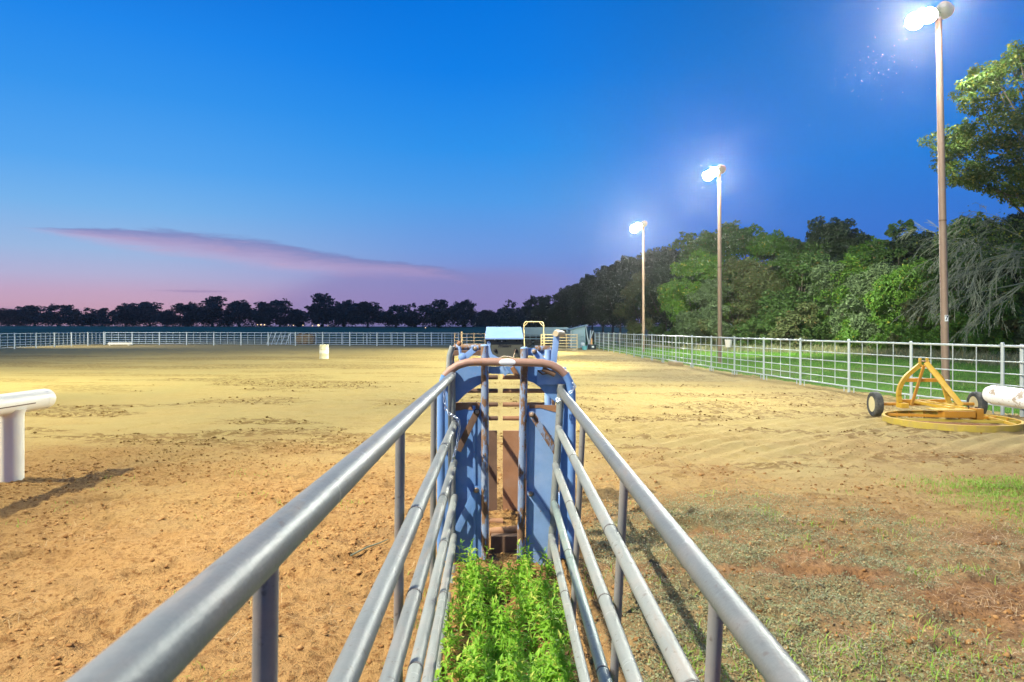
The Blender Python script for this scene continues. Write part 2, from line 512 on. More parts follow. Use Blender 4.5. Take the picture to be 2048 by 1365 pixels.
def leafmat(name, a, b, trans=0.35, rough=0.55, yellow=None, yfrac=0.0):
    m_, g = mat(name)
    ge = g.new('ShaderNodeNewGeometry')
    oi = g.new('ShaderNodeObjectInfo')
    r = ge.outputs['Random Per Island']
    n = g.noise(ge.outputs['Position'], 0.55, 3)
    f = g.m('ADD', g.m('MULTIPLY', r, 0.45), g.m('MULTIPLY', g.m('ADD', n, g.m('MULTIPLY', oi.outputs['Random'], 0.5)), 0.42), clamp=True)
    c = g.mix(f, a, b)
    if yellow is not None:
        wn = g.new('ShaderNodeTexWhiteNoise', noise_dimensions='1D'); g.put(wn.inputs['W'], g.m('MULTIPLY', r, 917.0))
        c = g.mix(g.m('LESS_THAN', wn.outputs['Value'], yfrac), c, yellow)
    d = g.new('ShaderNodeBsdfPrincipled')
    g.put(d.inputs['Base Color'], c); d.inputs['Roughness'].default_value = rough
    d.inputs['Specular IOR Level'].default_value = 0.3
    t = g.new('ShaderNodeBsdfTranslucent'); g.put(t.inputs[0], c)
    mx = g.new('ShaderNodeMixShader'); mx.inputs[0].default_value = trans
    g.t.links.new(d.outputs[0], mx.inputs[1]); g.t.links.new(t.outputs[0], mx.inputs[2])
    finish(g, mx.outputs[0])
    return m_


LEAF_WOOD = leafmat('woodland_leaf', (0.030, 0.072, 0.016), (0.095, 0.165, 0.036), 0.35, yellow=(0.13, 0.11, 0.03), yfrac=0.05)
LEAF_BRIGHT = leafmat('bright_leaf', (0.042, 0.12, 0.016), (0.125, 0.235, 0.028), 0.35, yellow=(0.24, 0.24, 0.03), yfrac=0.06)
LEAF_OLIVE = leafmat('olive_leaf', (0.050, 0.075, 0.024), (0.125, 0.145, 0.050), 0.3, yellow=(0.15, 0.11, 0.04), yfrac=0.08)
LEAF_GREY = leafmat('grey_green_leaf', (0.065, 0.105, 0.042), (0.145, 0.20, 0.085), 0.3)
LEAF_DARK = leafmat('dark_leaf', (0.018, 0.034, 0.014), (0.045, 0.070, 0.026), 0.25)
LEAF_FAR = leafmat('far_leaf', (0.016, 0.026, 0.016), (0.034, 0.046, 0.026), 0.2)
LEAF_NEAR = leafmat('near_tree_leaf', (0.022, 0.055, 0.010), (0.075, 0.115, 0.016), 0.4, yellow=(0.16, 0.16, 0.02), yfrac=0.12)  # green to yellow-green, with some yellow leaves
WEED = leafmat('weed_leaf', (0.13, 0.36, 0.02), (0.36, 0.62, 0.06), 0.45, yellow=(0.55, 0.62, 0.12), yfrac=0.14)
MOSS = leafmat('creeping_cover_leaf', (0.13, 0.16, 0.07), (0.33, 0.34, 0.18), 0.25, yellow=(0.46, 0.36, 0.17), yfrac=0.13)
GRASSM = leafmat('short_grass_blade', (0.15, 0.32, 0.03), (0.34, 0.52, 0.07), 0.35, yellow=(0.42, 0.38, 0.13), yfrac=0.15)
VERGE = leafmat('verge_grass_blade', (0.075, 0.21, 0.022), (0.17, 0.37, 0.045), 0.35, yellow=(0.30, 0.32, 0.08), yfrac=0.10)
STRAW = leafmat('dry_straw', (0.34, 0.22, 0.10), (0.55, 0.42, 0.22), 0.2)

# ------------------------------------------------------------------ ground: far field, arena dirt, grass verge
FENCE_PTS = [(12.0, 8.5), (11.35, 12.4), (10.8, 15.0), (10.2, 17.4), (9.9, 20.0), (9.58, 22.6), (9.33, 25.2), (9.1, 27.8), (8.92, 30.4), (8.75, 33.0), (8.6, 35.6),
             (8.5, 38.2), (8.42, 40.8), (8.35, 43.4), (8.28, 46.0), (8.22, 48.6), (8.16, 51.2), (8.1, 53.8), (8.05, 56.4), (8.0, 59.0), (7.95, 61.6), (7.9, 64.2)]
FX = np.array([p[0] for p in FENCE_PTS]); FY = np.array([p[1] for p in FENCE_PTS])


def fence_x(y):
    return np.interp(y, FY, FX)


def masks(x, y):
    """soil zones shared by the ground mesh, its colours and what grows on it"""
    w = fbm(x * 0.5, y * 0.5, 3, 4) - 0.5
    w2 = fbm(x * 1.7, y * 1.7, 9, 4) - 0.5
    # clay: orange loose soil in the foreground, sand further out
    edge = np.where(x < 0.3, 10.8 + 0.25 * np.minimum(x, 0) * 0.0, 8.6)
    clay = 1 - sst(y + w * 6.0 + w2 * 3.0, edge - 4.2, edge + 3.6)
    # cover: creeping plants on the right of the chute
    reg = sst(x, 0.45, 0.9) * (1 - sst(y - 0.15 * (x - 2) + w * 4.0 + w2 * 1.6, 5.6, 7.6))
    patch = sst(fbm(x * 0.75 + 3.1, y * 0.95, 21, 5, 0.62), 0.43, 0.56)
    cover = reg * patch * (1 - 0.75 * sst(x - 0.5 * y, -0.2, 1.2))
    red = reg * (1 - patch) * sst(fbm(x * 0.6, y * 0.6, 33, 3), 0.42, 0.6)
    return clay, cover, red, reg


def debris(x, y):
    """torn-up damp soil lying in long streaks on the sand"""
    a = sst(fbm(x * 0.26 + 0.16 * y, y * 0.8, 81, 5, 0.6), 0.545, 0.61)
    b = sst(fbm(x * 0.30 + 3.0, y * 1.0 - 0.1 * x, 181, 5, 0.6), 0.55, 0.61) * sst(x, 0.6, 2.0) * sst(y, 8.0, 9.0) * (1 - sst(y, 13, 18))
    c = sst(fbm(x * 0.10, y * 0.35 + 0.04 * x, 281, 4, 0.6), 0.58, 0.63) * sst(y, 14, 20) * 0.8
    return np.clip(np.maximum(np.maximum(a * (1 - .4 * sst(y, 14, 20)), b), c), 0, 1) * (1 - sst(y, 45, 60))


def ground_h(x, y):
    clay, cover, red, reg = masks(x, y)
    near = 1 - sst(np.hypot(x, y - 4), 14, 26)
    h = 0.05 * (fbm(x * 0.45, y * 0.45, 41, 3) - 0.5)
    lump = fbm(x * 3.2, y * 3.2, 51, 4)
    fine = fbm(x * 11, y * 11, 61, 3)
    h = h + near * clay * (0.055 * (lump - 0.5) + 0.035 * (np.maximum(0, fine - 0.52) * 2.6 + 0.5 * np.abs(fbm(x * 6, y * 6, 62, 3) - 0.5) * 2) + 0.030 * np.maximum(0, fbm(x * 24, y * 24, 64, 2) - 0.50) * 2)
    pit = sst(fbm(x * 2.3 + 9, y * 2.3, 71, 2), 0.66, 0.76)
    h = h - near * clay * 0.05 * pit
    h = h + near * cover * 0.035 * sst(lump, 0.4, 0.7)
    # clods thrown up by hooves on the sand
    s = (1 - clay)
    streak = debris(x, y)
    h = h + s * streak * 0.11 * np.maximum(0, fbm(x * 5, y * 5, 83, 3) - 0.44) * (1 - sst(y, 25, 40))
    h = h + s * near * (0.012 * (fine - 0.5) + 0.030 * (fbm(x * 4.2, y * 4.2, 87, 3) - 0.5) - 0.030 * sst(fbm(x * 2.8 + 4, y * 2.8, 88, 2), 0.64, 0.74))
    # harrow ripples
    ph = np.hypot((x - 26) * 0.85, y + 6) + 0.22 * fbm(x * 0.8, y * 0.8, 91, 3)
    rm = sst(x, 0.2, 1.6) * (1 - sst(x, 9.3, 10.4)) * sst(y, 8.2, 10.5) * (1 - sst(y, 24, 34)) * (1 - 0.8 * streak)
    h = h + rm * 0.040 * np.sin(2 * PI * ph / 0.36) * (0.55 + 0.45 * sst(fbm(x * 0.4, y * 0.4, 93, 3), 0.38, 0.6))
    ph2 = y + 0.35 * np.sin(x * 1.2) + 0.4 * fbm(x * 0.5, y * 0.5, 95, 2)
    rm2 = sst(x, 1.5, 3.5) * (1 - sst(x, 7.2, 8.2)) * sst(y, 24, 30) * (1 - sst(y, 52, 60))
    h = h + rm2 * 0.045 * np.sin(2 * PI * ph2 / 0.95)
    return h


def axis(segs):
    out = []
    for a, b, s in segs:
        out.append(np.arange(a, b, s))
    return np.concatenate(out)


def soil_material():
    m_, g = mat('arena_soil')
    ge = g.new('ShaderNodeNewGeometry'); pos = ge.outputs['Position']
    at = lambda nm: g.new('ShaderNodeAttribute', attribute_name=nm).outputs['Fac']
    clay, cover, red, reg = at('clay'), at('cover'), at('red'), at('reg')
    n1 = g.noise(pos, 0.5, 5); n2 = g.noise(pos, 3.0, 6, 0.62); n3 = g.noise(pos, 24.0, 5, 0.65); n4 = g.noise(pos, 90.0, 3, 0.6)
    sand = g.mix(n2, (0.37, 0.27, 0.10), (0.50, 0.375, 0.155))
    sand = g.mix(g.m('MULTIPLY', g.step(n3, 0.52, 0.66), 0.45), sand, (0.27, 0.19, 0.07))
    sand = g.mix(g.m('MULTIPLY', g.step(n1, 0.35, 0.7), 0.6), sand, g.mix(n3, (0.34, 0.27, 0.105), (0.46, 0.37, 0.16)))
    # damp torn soil in the streaks
    trm = g.m('MULTIPLY', at('debris'), g.step(g.noise(pos, 5.5, 6, 0.72), 0.44, 0.54))
    sand = g.mix(g.m('MULTIPLY', trm, 0.80), sand, g.mix(n3, (0.12, 0.068, 0.02), (0.24, 0.145, 0.05)))
    cl = g.mix(n2, (0.28, 0.150, 0.050), (0.43, 0.265, 0.105))
    cl = g.mix(g.step(n3, 0.50, 0.66), cl, (0.20, 0.092, 0.028))
    cl = g.mix(g.m('MULTIPLY', g.step(g.noise(pos, 7.0, 5, 0.7), 0.53, 0.64), 0.55), cl, (0.17, 0.078, 0.026))
    cl = g.mix(g.m('MULTIPLY', g.step(n4, 0.58, 0.75), 0.5), cl, (0.52, 0.34, 0.15))
    cl = g.mix(g.m('MULTIPLY', g.step(g.noise(pos, 1.3, 4), 0.52, 0.68), 0.45), cl, (0.27, 0.165, 0.07))
    c = g.mix(clay, sand, cl)
    rc = g.mix(g.step(n2, 0.35, 0.62), (0.17, 0.095, 0.042), (0.38, 0.235, 0.11))
    rc = g.mix(g.m('MULTIPLY', g.step(n3, 0.5, 0.7), 0.6), rc, (0.13, 0.075, 0.04))
    c = g.mix(g.m('MULTIPLY', reg, 0.85), c, rc)
    c = g.mix(g.m('MULTIPLY', red, 0.75), c, g.mix(g.step(n3, 0.4, 0.65), (0.30, 0.155, 0.065), (0.14, 0.068, 0.03)))
    c = g.mix(g.m('MULTIPLY', cover, 0.6), c, g.mix(n3, (0.17, 0.14, 0.06), (0.30, 0.26, 0.13)))
    b = g.new('ShaderNodeBsdfPrincipled')
    g.put(b.inputs['Base Color'], c); b.inputs['Roughness'].default_value = 0.95
    b.inputs['Specular IOR Level'].default_value = 0.15
    bp = g.new('ShaderNodeBump'); bp.inputs['Strength'].default_value = 1.0; bp.inputs['Distance'].default_value = 0.05
    hh = g.m('ADD', g.m('MULTIPLY', n3, 0.8), g.m('ADD', g.m('MULTIPLY', n4, 0.3), g.m('MULTIPLY', g.noise(pos, 9.0, 4), 0.6)))
    g.put(bp.inputs['Height'], hh); g.t.links.new(bp.outputs[0], b.inputs['Normal'])
    finish(g, b.outputs[0])
    return m_


def grid_obj(name, xs, ys, hfun, material, attrs=None, keep=None):
    X, Y = np.meshgrid(xs, ys)
    Z = hfun(X, Y)
    nx, ny = len(xs), len(ys)
    v = np.stack([X.ravel(), Y.ravel(), Z.ravel()], 1)
    i, j = np.meshgrid(np.arange(nx - 1), np.arange(ny - 1))
    a = (j * nx + i).ravel()
    f = np.stack([a, a + 1, a + nx + 1, a + nx], 1)
    if keep is not None:
        cx = v[f][:, :, 0].mean(1); cy = v[f][:, :, 1].mean(1)
        f = f[keep(cx, cy)]
    me = np_mesh(name, v, f, material)
    me.shade_smooth()
    if attrs:
        for nm, arr in attrs(X, Y).items():
            at = me.attributes.new(nm, 'FLOAT', 'POINT')
            at.data.foreach_set('value', arr.ravel().astype(np.float32))
    o = link(name, me)
    o['kind'] = 'structure'
    return o


SOIL = soil_material()
xs = axis([(-52, -20, 0.5), (-20, -8, 0.2), (-8, -4.5, 0.06), (-4.5, 5.5, 0.026), (5.5, 9, 0.06), (9, 12.0, 0.12), (12, 14.01, 0.4)])
ys = axis([(-6, 0, 0.5), (0, 1.2, 0.1), (1.2, 9.0, 0.026), (9.0, 14, 0.05), (14, 24, 0.09), (24, 50, 0.2), (50, 82, 0.5)])
arena = grid_obj('arena_dirt', xs, ys, ground_h, SOIL, lambda X, Y: dict(zip(('clay', 'cover', 'red', 'reg', 'debris'), (*masks(X, Y), debris(X, Y)))),
                 keep=lambda cx, cy: (cx < fence_x(cy) + 0.5))


def field_material(name, a, b, c, sc=1.0):
    m_, g = mat(name)
    ge = g.new('ShaderNodeNewGeometry'); pos = ge.outputs['Position']
    n1 = g.noise(pos, 0.12 * sc, 5); n2 = g.noise(pos, 2.2 * sc, 6, 0.65); n3 = g.noise(pos, 14 * sc, 4, 0.65)
    co = g.mix(n2, a, b)
    co = g.mix(g.step(n1, 0.45, 0.62), co, c)
    co = g.mix(g.m('MULTIPLY', n3, 0.5), co, tuple(x * 0.45 for x in a))
    bs = g.new('ShaderNodeBsdfPrincipled'); g.put(bs.inputs['Base Color'], co); bs.inputs['Roughness'].default_value = 0.95
    bs.inputs['Specular IOR Level'].default_value = 0.1
    bp = g.new('ShaderNodeBump'); bp.inputs['Strength'].default_value = 0.7; bp.inputs['Distance'].default_value = 0.06
    g.put(bp.inputs['Height'], g.m('ADD', n3, n2)); g.t.links.new(bp.outputs[0], bs.inputs['Normal'])
    finish(g, bs.outputs[0])
    return m_


FIELD = field_material('pasture', (0.22, 0.21, 0.07), (0.34, 0.29, 0.12), (0.40, 0.31, 0.15), 1.0)
VERGE_SOIL = field_material('verge_turf', (0.07, 0.18, 0.022), (0.14, 0.28, 0.04), (0.17, 0.22, 0.06), 2.0)


def field_h(x, y):
    r = np.hypot(x, y)
    # the pasture rises a little towards the far tree line, and lies below the arena and the verge
    return np.where(r > 92, 3.0 * sst(r, 92, 320), 0) - 0.09 - 0.12 * (1 - sst(r, 86, 100))


fx = np.concatenate([-np.geomspace(3500, 60, 40), np.linspace(-55, 55, 45), np.geomspace(60, 3500, 40)])
fy = np.concatenate([-np.geomspace(1500, 20, 14), np.linspace(-15, 130, 60), np.geomspace(136, 4500, 50)])
grid_obj('ground', fx, fy, field_h, FIELD)


def verge_h(x, y):
    return -0.03 + 0.25 * sst(x - fence_x(y), 3, 20) + 0.05 * (fbm(x * 0.5, y * 0.5, 101, 3) - 0.5)


grid_obj('grass_verge', axis([(7.0, 40, 0.35), (40, 70, 2.0)]), axis([(-4, 100, 0.4)]), verge_h, VERGE_SOIL,
         keep=lambda cx, cy: (cx > fence_x(cy) + 0.1))


# ------------------------------------------------------------------ leaf and blade scatter
def leaf_quads(pos, size, nrm, aspect=0.5, fold=0.18, droop=None):
    """rhombic leaves: pos (n,3), size (n,), nrm (n,3) -> verts, faces"""
    n = len(pos)
    t = RNG.normal(size=(n, 3))
    if droop is not None:
        t[:, 2] -= droop
    t -= nrm * (t * nrm).sum(1)[:, None]
    t /= np.linalg.norm(t, axis=1)[:, None] + 1e-9
    b = np.cross(nrm, t)
    s = size[:, None]
    v = np.empty((n, 4, 3))
    v[:, 0] = pos - t * s * 0.5
    v[:, 1] = pos + b * s * aspect * 0.5 + nrm * s * fold
    v[:, 2] = pos + t * s * 0.5
    v[:, 3] = pos - b * s * aspect * 0.5 + nrm * s * fold
    a = np.arange(n)[:, None] * 4
    f = np.concatenate([a + np.array([[0, 1, 2]]), a + np.array([[0, 2, 3]])])
    return v.reshape(-1, 3), f


def unit(v):
    return v / (np.linalg.norm(v, axis=1)[:, None] + 1e-9)


def crown_mesh(name, clumps, n, size, material, up=0.35, hollow=0.55, aspect=0.55):
    c0 = np.array([k[0] for k in clumps]); r0 = np.array([k[1] for k in clumps])
    # every clump carries smaller sprays on its surface
    m = 9
    dd = unit(RNG.normal(size=(len(r0) * m, 3)) + np.array([0, 0, up]))
    cs = np.repeat(c0, m, 0) + dd * (np.repeat(r0, m) * (0.62 + 0.5 * RNG.random(len(dd))))[:, None] * np.array([1, 1, 0.8])
    rs_ = np.repeat(r0, m) * (0.22 + 0.26 * RNG.random(len(dd)))
    c = np.concatenate([c0, cs]); r = np.concatenate([r0 * 0.8, rs_])
    w = np.concatenate([r0 ** 2 * 0.9, rs_ ** 2 * 1.9]); w /= w.sum()
    k = RNG.choice(len(r), n, p=w)
    d = unit(RNG.normal(size=(n, 3)) + np.array([0, 0, up]))
    rad = r[k] * (hollow * 0.7 + (1.1 - hollow * 0.7) * RNG.random(n) ** 0.6)
    pos = c[k] + d * rad[:, None] * np.array([1, 1, 0.8])
    nr = unit(d * 0.5 + RNG.normal(size=(n, 3)) * 0.7 + np.array([0, 0, 0.45]))
    sz = size * (0.55 + 0.9 * RNG.random(n))
    v, f = leaf_quads(pos, sz, nr, aspect)
    return np_mesh(name, v, f, material)


def blob_tree(h, w, base, n=26, top=1.0, seed=0, rmin=0.16, rmax=0.30):
    """clump spheres filling a round-topped crown"""
    rs = random.Random(seed)
    out = []
    ch = h - base
    while len(out) < n:
        u, a, q = rs.random(), rs.random() * 2 * PI, math.sqrt(rs.random())
        z = base + ch * (0.10 + 0.84 * u)
        prof = math.sin(PI * min(1.0, (0.12 + 0.80 * u) ** (0.85 * top)))
        rr = q * w * 0.5 * prof * 0.9
        r = w * rs.uniform(rmin, rmax) * (0.75 + 0.35 * prof) * 0.62
        out.append(((rr * math.cos(a), rr * math.sin(a), min(z, h - r * 0.7)), r))
    return out


def trunk_mesh(name, h, base, r, clumps, seed, limbs=6):
    rs = random.Random(seed)
    m_ = MB()
    lean = rs.uniform(-0.05, 0.05)
    top = base + (h - base) * 0.55
    p = [(0, 0, -0.15), (lean * 0.4, 0, base * 0.5), (lean, lean, base), (lean * 2, lean, top)]
    m_.tube(p, [r * 1.35, r, r * 0.85, r * 0.3], 8)
    for cc, cr in rs.sample(clumps, min(limbs, len(clumps))):
        z0 = base * rs.uniform(0.75, 1.0) + (top - base) * rs.uniform(0, 0.5)
        mid = ((cc[0]) * 0.45, cc[1] * 0.45, (z0 + cc[2]) / 2 - 0.05 * h)
        m_.tube([(lean, lean, z0), mid, cc], [r * 0.5, r * 0.32, r * 0.1], 6)
    return m_.mesh(name, BARK)


TREEKINDS = []


def tree_kind(h, w, base, nleaf, size, material, seed, n=26, top=1.0, r=0.18, up=0.35, aspect=0.55):
    cl = blob_tree(h, w, base, n, top, seed)
    return dict(h=h, crown=crown_mesh('crown', cl, nleaf, size, material, up, aspect=aspect), trunk=trunk_mesh('trunk', h, base, r, cl, seed))


def place_tree(name, kind, x, y, z, s, rot, label, cat, group=None, sz=None):
    t = bpy.data.objects.new(name, None); COL.objects.link(t)
    t.location = (x, y, z); t.rotation_euler = (0, 0, rot); t.scale = (s, s, s * (sz or 1.0))
    tag(t, label, cat, group)
    for nm in ('trunk', 'crown'):
        if kind.get(nm) is None:
            continue
        o = bpy.data.objects.new(nm, kind[nm]); COL.objects.link(o); o.parent = t
    return t


def px_to_x(px, d):
    return (px - 1022.0) / FPX * d


ORD = ['first', 'second', 'third', 'fourth', 'fifth', 'sixth', 'seventh', 'eighth', 'ninth', 'tenth', 'eleventh', 'twelfth', 'thirteenth', 'fourteenth', 'fifteenth',
       'sixteenth', 'seventeenth', 'eighteenth', 'nineteenth', 'twentieth', 'twenty-first', 'twenty-second', 'twenty-third', 'twenty-fourth', 'twenty-fifth', 'twenty-sixth', 'twenty-seventh',
       'twenty-eighth', 'twenty-ninth', 'thirtieth']

# ------------------------------------------------------------------ woods on the right
WK = {
    'bright': tree_kind(9.0, 7.0, 1.2, 20000, 0.23, LEAF_BRIGHT, 1, 30),
    'dark': tree_kind(10.0, 7.0, 2.0, 18000, 0.25, LEAF_DARK, 2, 28),
    'olive': tree_kind(9.0, 6.5, 1.0, 20000, 0.19, LEAF_OLIVE, 3, 30),
    'green': tree_kind(9.5, 7.5, 1.6, 20000, 0.24, LEAF_WOOD, 4, 30),
    'grey': tree_kind(6.5, 6.0, 0.6, 18000, 0.17, LEAF_GREY, 5, 26),
    'spire': tree_kind(11.0, 4.2, 1.5, 10000, 0.24, LEAF_WOOD, 6, 26, top=1.7),
}
WORD = {'bright': 'bright green bushy tree', 'dark': 'dark green rounded tree', 'olive': 'olive brown fine-leaved tree', 'green': 'mid green spreading tree',
        'grey': 'pale grey-green low tree', 'spire': 'narrow pointed green tree'}
# front row: photo column, distance, top height, kind
front = [(1128, 128, 9.0, 'dark'), (1165, 112, 9.2, 'dark'), (1205, 98, 9.4, 'dark'), (1240, 88, 9.0, 'dark'), (1282, 78, 8.4, 'olive'), (1330, 70, 8.2, 'dark'),
         (1392, 63, 9.0, 'bright'), (1425, 60, 6.2, 'grey'), (1478, 61, 8.3, 'olive'), (1545, 60, 7.6, 'olive'), (1600, 57, 8.4, 'green'), (1655, 55, 7.2, 'grey'),
         (1705, 54, 7.6, 'bright'), (1760, 50, 6.6, 'grey'), (1805, 46, 5.8, 'bright'), (1850, 45, 6.4, 'bright'), (1925, 42, 6.8, 'green'), (1990, 40, 5.6, 'dark'), (2080, 38, 7.0, 'green')]
rs = random.Random(5)
for i, (px, d, h, k) in enumerate(front):
    x = px_to_x(px, d)
    place_tree('woodland_tree', WK[k], x, d, 0.05, h / WK[k]['h'], rs.uniform(0, 6.28),
               f"{WORD[k]}, {ORD[i]} from the left in the front row of the woods", 'tree', 'trees of the woods beyond the verge')
back = [(1090, 150, 9.0, 'dark'), (1145, 135, 10.5, 'dark'), (1185, 118, 11.0, 'dark'), (1225, 104, 11.6, 'dark'), (1262, 94, 11.6, 'dark'), (1300, 86, 11.6, 'dark'), (1345, 80, 11.2, 'dark'),
        (1405, 72, 12.2, 'green'), (1455, 70, 12.6, 'green'), (1505, 70, 12.4, 'bright'), (1560, 70, 11.4, 'olive'), (1615, 68, 11.0, 'green'), (1662, 67, 12.4, 'dark'),
        (1712, 66, 11.0, 'dark'), (1755, 62, 10.0, 'bright'), (1792, 60, 11.4, 'spire'), (1830, 60, 10.2, 'dark'), (1868, 58, 9.8, 'dark'), (1940, 54, 10.8, 'green'), (2010, 50, 9.8, 'dark'), (2075, 48, 10.0, 'dark'),
        (1375, 74, 9.4, 'bright')]
for i, (px, d, h, k) in enumerate(sorted(back)):
    x = px_to_x(px, d)
    place_tree('woodland_tree', WK[k], x, d, 0.05, h / WK[k]['h'], rs.uniform(0, 6.28),
               f"taller {WORD[k]}, {ORD[i]} from the left in the back row of the woods", 'tree', 'trees of the woods beyond the verge')
# dark mass where the woods run off towards the horizon
far_w = []
for k in range(46):
    t = k / 45
    d = 150 + 240 * t
    x = 8.5 + rs.uniform(-3, 10) - 30 * t
    hh = rs.uniform(7.5, 10.5)
    far_w += [((x + c[0], d + c[1], c[2]), r) for c, r in blob_tree(hh, 9, 0.4, 10, 1.0, 300 + k)]
w_ = link('far_woods', crown_mesh('far_woods', far_w, 26000, 0.85, LEAF_FAR))
tag(w_, 'dark mass of distant woods running to the horizon behind the trailer', 'woods', kind='stuff')

# low shrubs at the edge of the woods
SHRUB = [dict(h=2.4, crown=crown_mesh('foliage', blob_tree(2.4, 3.2, 0.0, 14, 0.8, 40 + k), 5200, 0.15, m_), trunk=None) for k, m_ in enumerate((LEAF_BRIGHT, LEAF_GREY, LEAF_OLIVE, LEAF_WOOD))]
SHW = ['bright leafy shrub', 'grey-green shrub', 'brownish olive shrub', 'mid green shrub']
for i in range(26):
    t = i / 25
    px = 1290 + (2075 - 1290) * t
    d = float(np.interp(px, [1290, 1400, 1500, 1650, 1800, 1900, 2080], [70, 59, 57, 52, 44, 40, 34])) + rs.uniform(-1.5, 1.0)
    k = rs.choice([0, 1, 2, 3, 0]) if px > 1600 else rs.choice([1, 2, 3, 2])
    o = bpy.data.objects.new('shrub', None); COL.objects.link(o)
    s = rs.uniform(0.8, 1.45)
    o.location = (px_to_x(px, d), d, 0.1); o.rotation_euler = (0, 0, rs.uniform(0, 6)); o.scale = (s, s, s * rs.uniform(0.8, 1.25))
    tag(o, f"{SHW[k]}, {ORD[i]} from the left along the foot of the woods", 'shrub', 'shrubs at the edge of the woods')
    c = bpy.data.objects.new('foliage', SHRUB[k]['crown']); COL.objects.link(c); c.parent = o

# ------------------------------------------------------------------ far tree line across the pasture
FK = [tree_kind(9.0, 10.5, 0.5, 5200, 0.62, LEAF_FAR, 60 + k, 26 + k, r=0.28, top=0.9 + 0.1 * k) for k in range(5)]
skyline = [(-40, 622, 60), (18, 624, 70), (70, 618, 75), (118, 616, 70), (165, 622, 70), (205, 622, 45), (252, 616, 60), (300, 612, 80), (335, 626, 34), (372, 612, 60), (425, 602, 84), (478, 610, 70), (520, 612, 50), (560, 608, 70),
           (598, 634, 30), (645, 598, 78), (688, 610, 60), (735, 612, 76), (792, 618, 54), (832, 614, 56), (880, 608, 66), (925, 610, 60), (972, 626, 50), (1010, 622, 56), (1050, 620, 60)]
for i, (px, top, wpx) in enumerate(skyline):
    d = 262 + rs.uniform(-14, 14)
    zb = float(field_h(np.array(px_to_x(px, d)), np.array(d)))
    h = ((658 - top) / FPX * d + H - zb) * 1.14
    kd = FK[i % 5]
    s = h / 9.0
    sw = wpx * 1.22 / FPX * d / 10.5
    o = bpy.data.objects.new('pasture_tree', None); COL.objects.link(o)
    o.location = (px_to_x(px, d), d, zb); o.scale = (sw, sw, s); o.rotation_euler = (0, 0, rs.uniform(0, 6))
    tag(o, f"dark silhouetted tree, {ORD[i]} from the left in the tree line beyond the pasture", 'tree', 'trees along the far side of the pasture')
    for nm in ('trunk', 'crown'):
        c = bpy.data.objects.new(nm, kd[nm]); COL.objects.link(c); c.parent = o
# hedge bottom of that tree line
hb = []
for k in range(190):
    px = -60 + 1130 * k / 189
    d = 272 + rs.uniform(-6, 6)
    if rs.random() < 0.12:
        continue
    hb.append(((px_to_x(px, d), d, 3.2 + rs.uniform(0.0, 2.6)), rs.uniform(1.8, 3.4)))
u_ = link('hedgerow_undergrowth', crown_mesh('hedgerow_undergrowth', hb, 30000, 0.55, LEAF_FAR))
tag(u_, 'dark undergrowth filling the foot of the far tree line', 'undergrowth', kind='stuff')
# lights of distant houses between the trunks
lit = [(515, 650, 3), (522, 650, 4), (529, 650, 4), (577, 651, 2), (587, 651, 3), (606, 651, 3), (625, 652, 3), (637, 651, 7), (656, 652, 2), (851, 656, 3), (868, 658, 2)]
for i, (px, py, w) in enumerate(lit):
    d = 240.0
    o = MB().box(P(px, py, d), (w * 0.5 / FPX * d, 0.2, w * 0.5 / FPX * d * 0.9), None, 0.05).obj('house_light', WINDOW_LIT)
    tag(o, f"small warm house light, {ORD[i]} from the left under the far trees", 'light', 'lights of houses behind the far trees')


# ------------------------------------------------------------------ big tree at the right edge and the dead limbs under it
def big_tree():
    d = 25.0
    rs = random.Random(77)
    prof = [(1975, 330), (1945, 300), (1925, 260), (1905, 300), (1935, 210), (1960, 180), (1990, 150), (2020, 130), (2045, 110), (1950, 350), (1985, 260), (2010, 220), (2030, 300), (2060, 180), (1915, 345), (1930, 170),
            (2075, 260), (2090, 340), (2060, 390), (2110, 200), (2140, 300), (2100, 120), (2150, 220), (2180, 330), (2045, 345), (2010, 370), (1998, 165), (2070, 60), (2130, 90)]
    cl = []
    for px, py in prof:
        dd = d + rs.uniform(-2.2, 2.2)
        cl.append((tuple(P(px + rs.uniform(-8, 8), py, dd)), rs.uniform(0.35, 0.95)))
    base = Vector((px_to_x(2120, 26.5), 26.5, 0.1))
    t = thing('shade_tree', base, 'tall leafy yellow-green tree overhanging the right edge behind the nearest light pole', 'tree')
    link('crown', crown_mesh('crown', cl, 34000, 0.105, LEAF_NEAR, up=0.1, hollow=0.3, aspect=0.6), t)
    m_ = MB()
    m_.tube([base - Vector((0, 0, .2)), base + Vector((0.1, 0, 2)), base + Vector((-0.1, 0, 5)), base + Vector((0.1, -0.3, 9))], [0.36, 0.28, 0.2, 0.08], 10)
    for c, r in cl:
        c = Vector(c)
        s = base + Vector((0, 0, rs.uniform(4.5, 8)))
        mid = s.lerp(c, 0.5) + Vector((rs.uniform(-.3, .3), rs.uniform(-.3, .3), 0.3))
        m_.tube([s, mid, c], [0.07, 0.04, 0.012], 6)
    m_.obj('trunk', BARK, t)


big_tree()


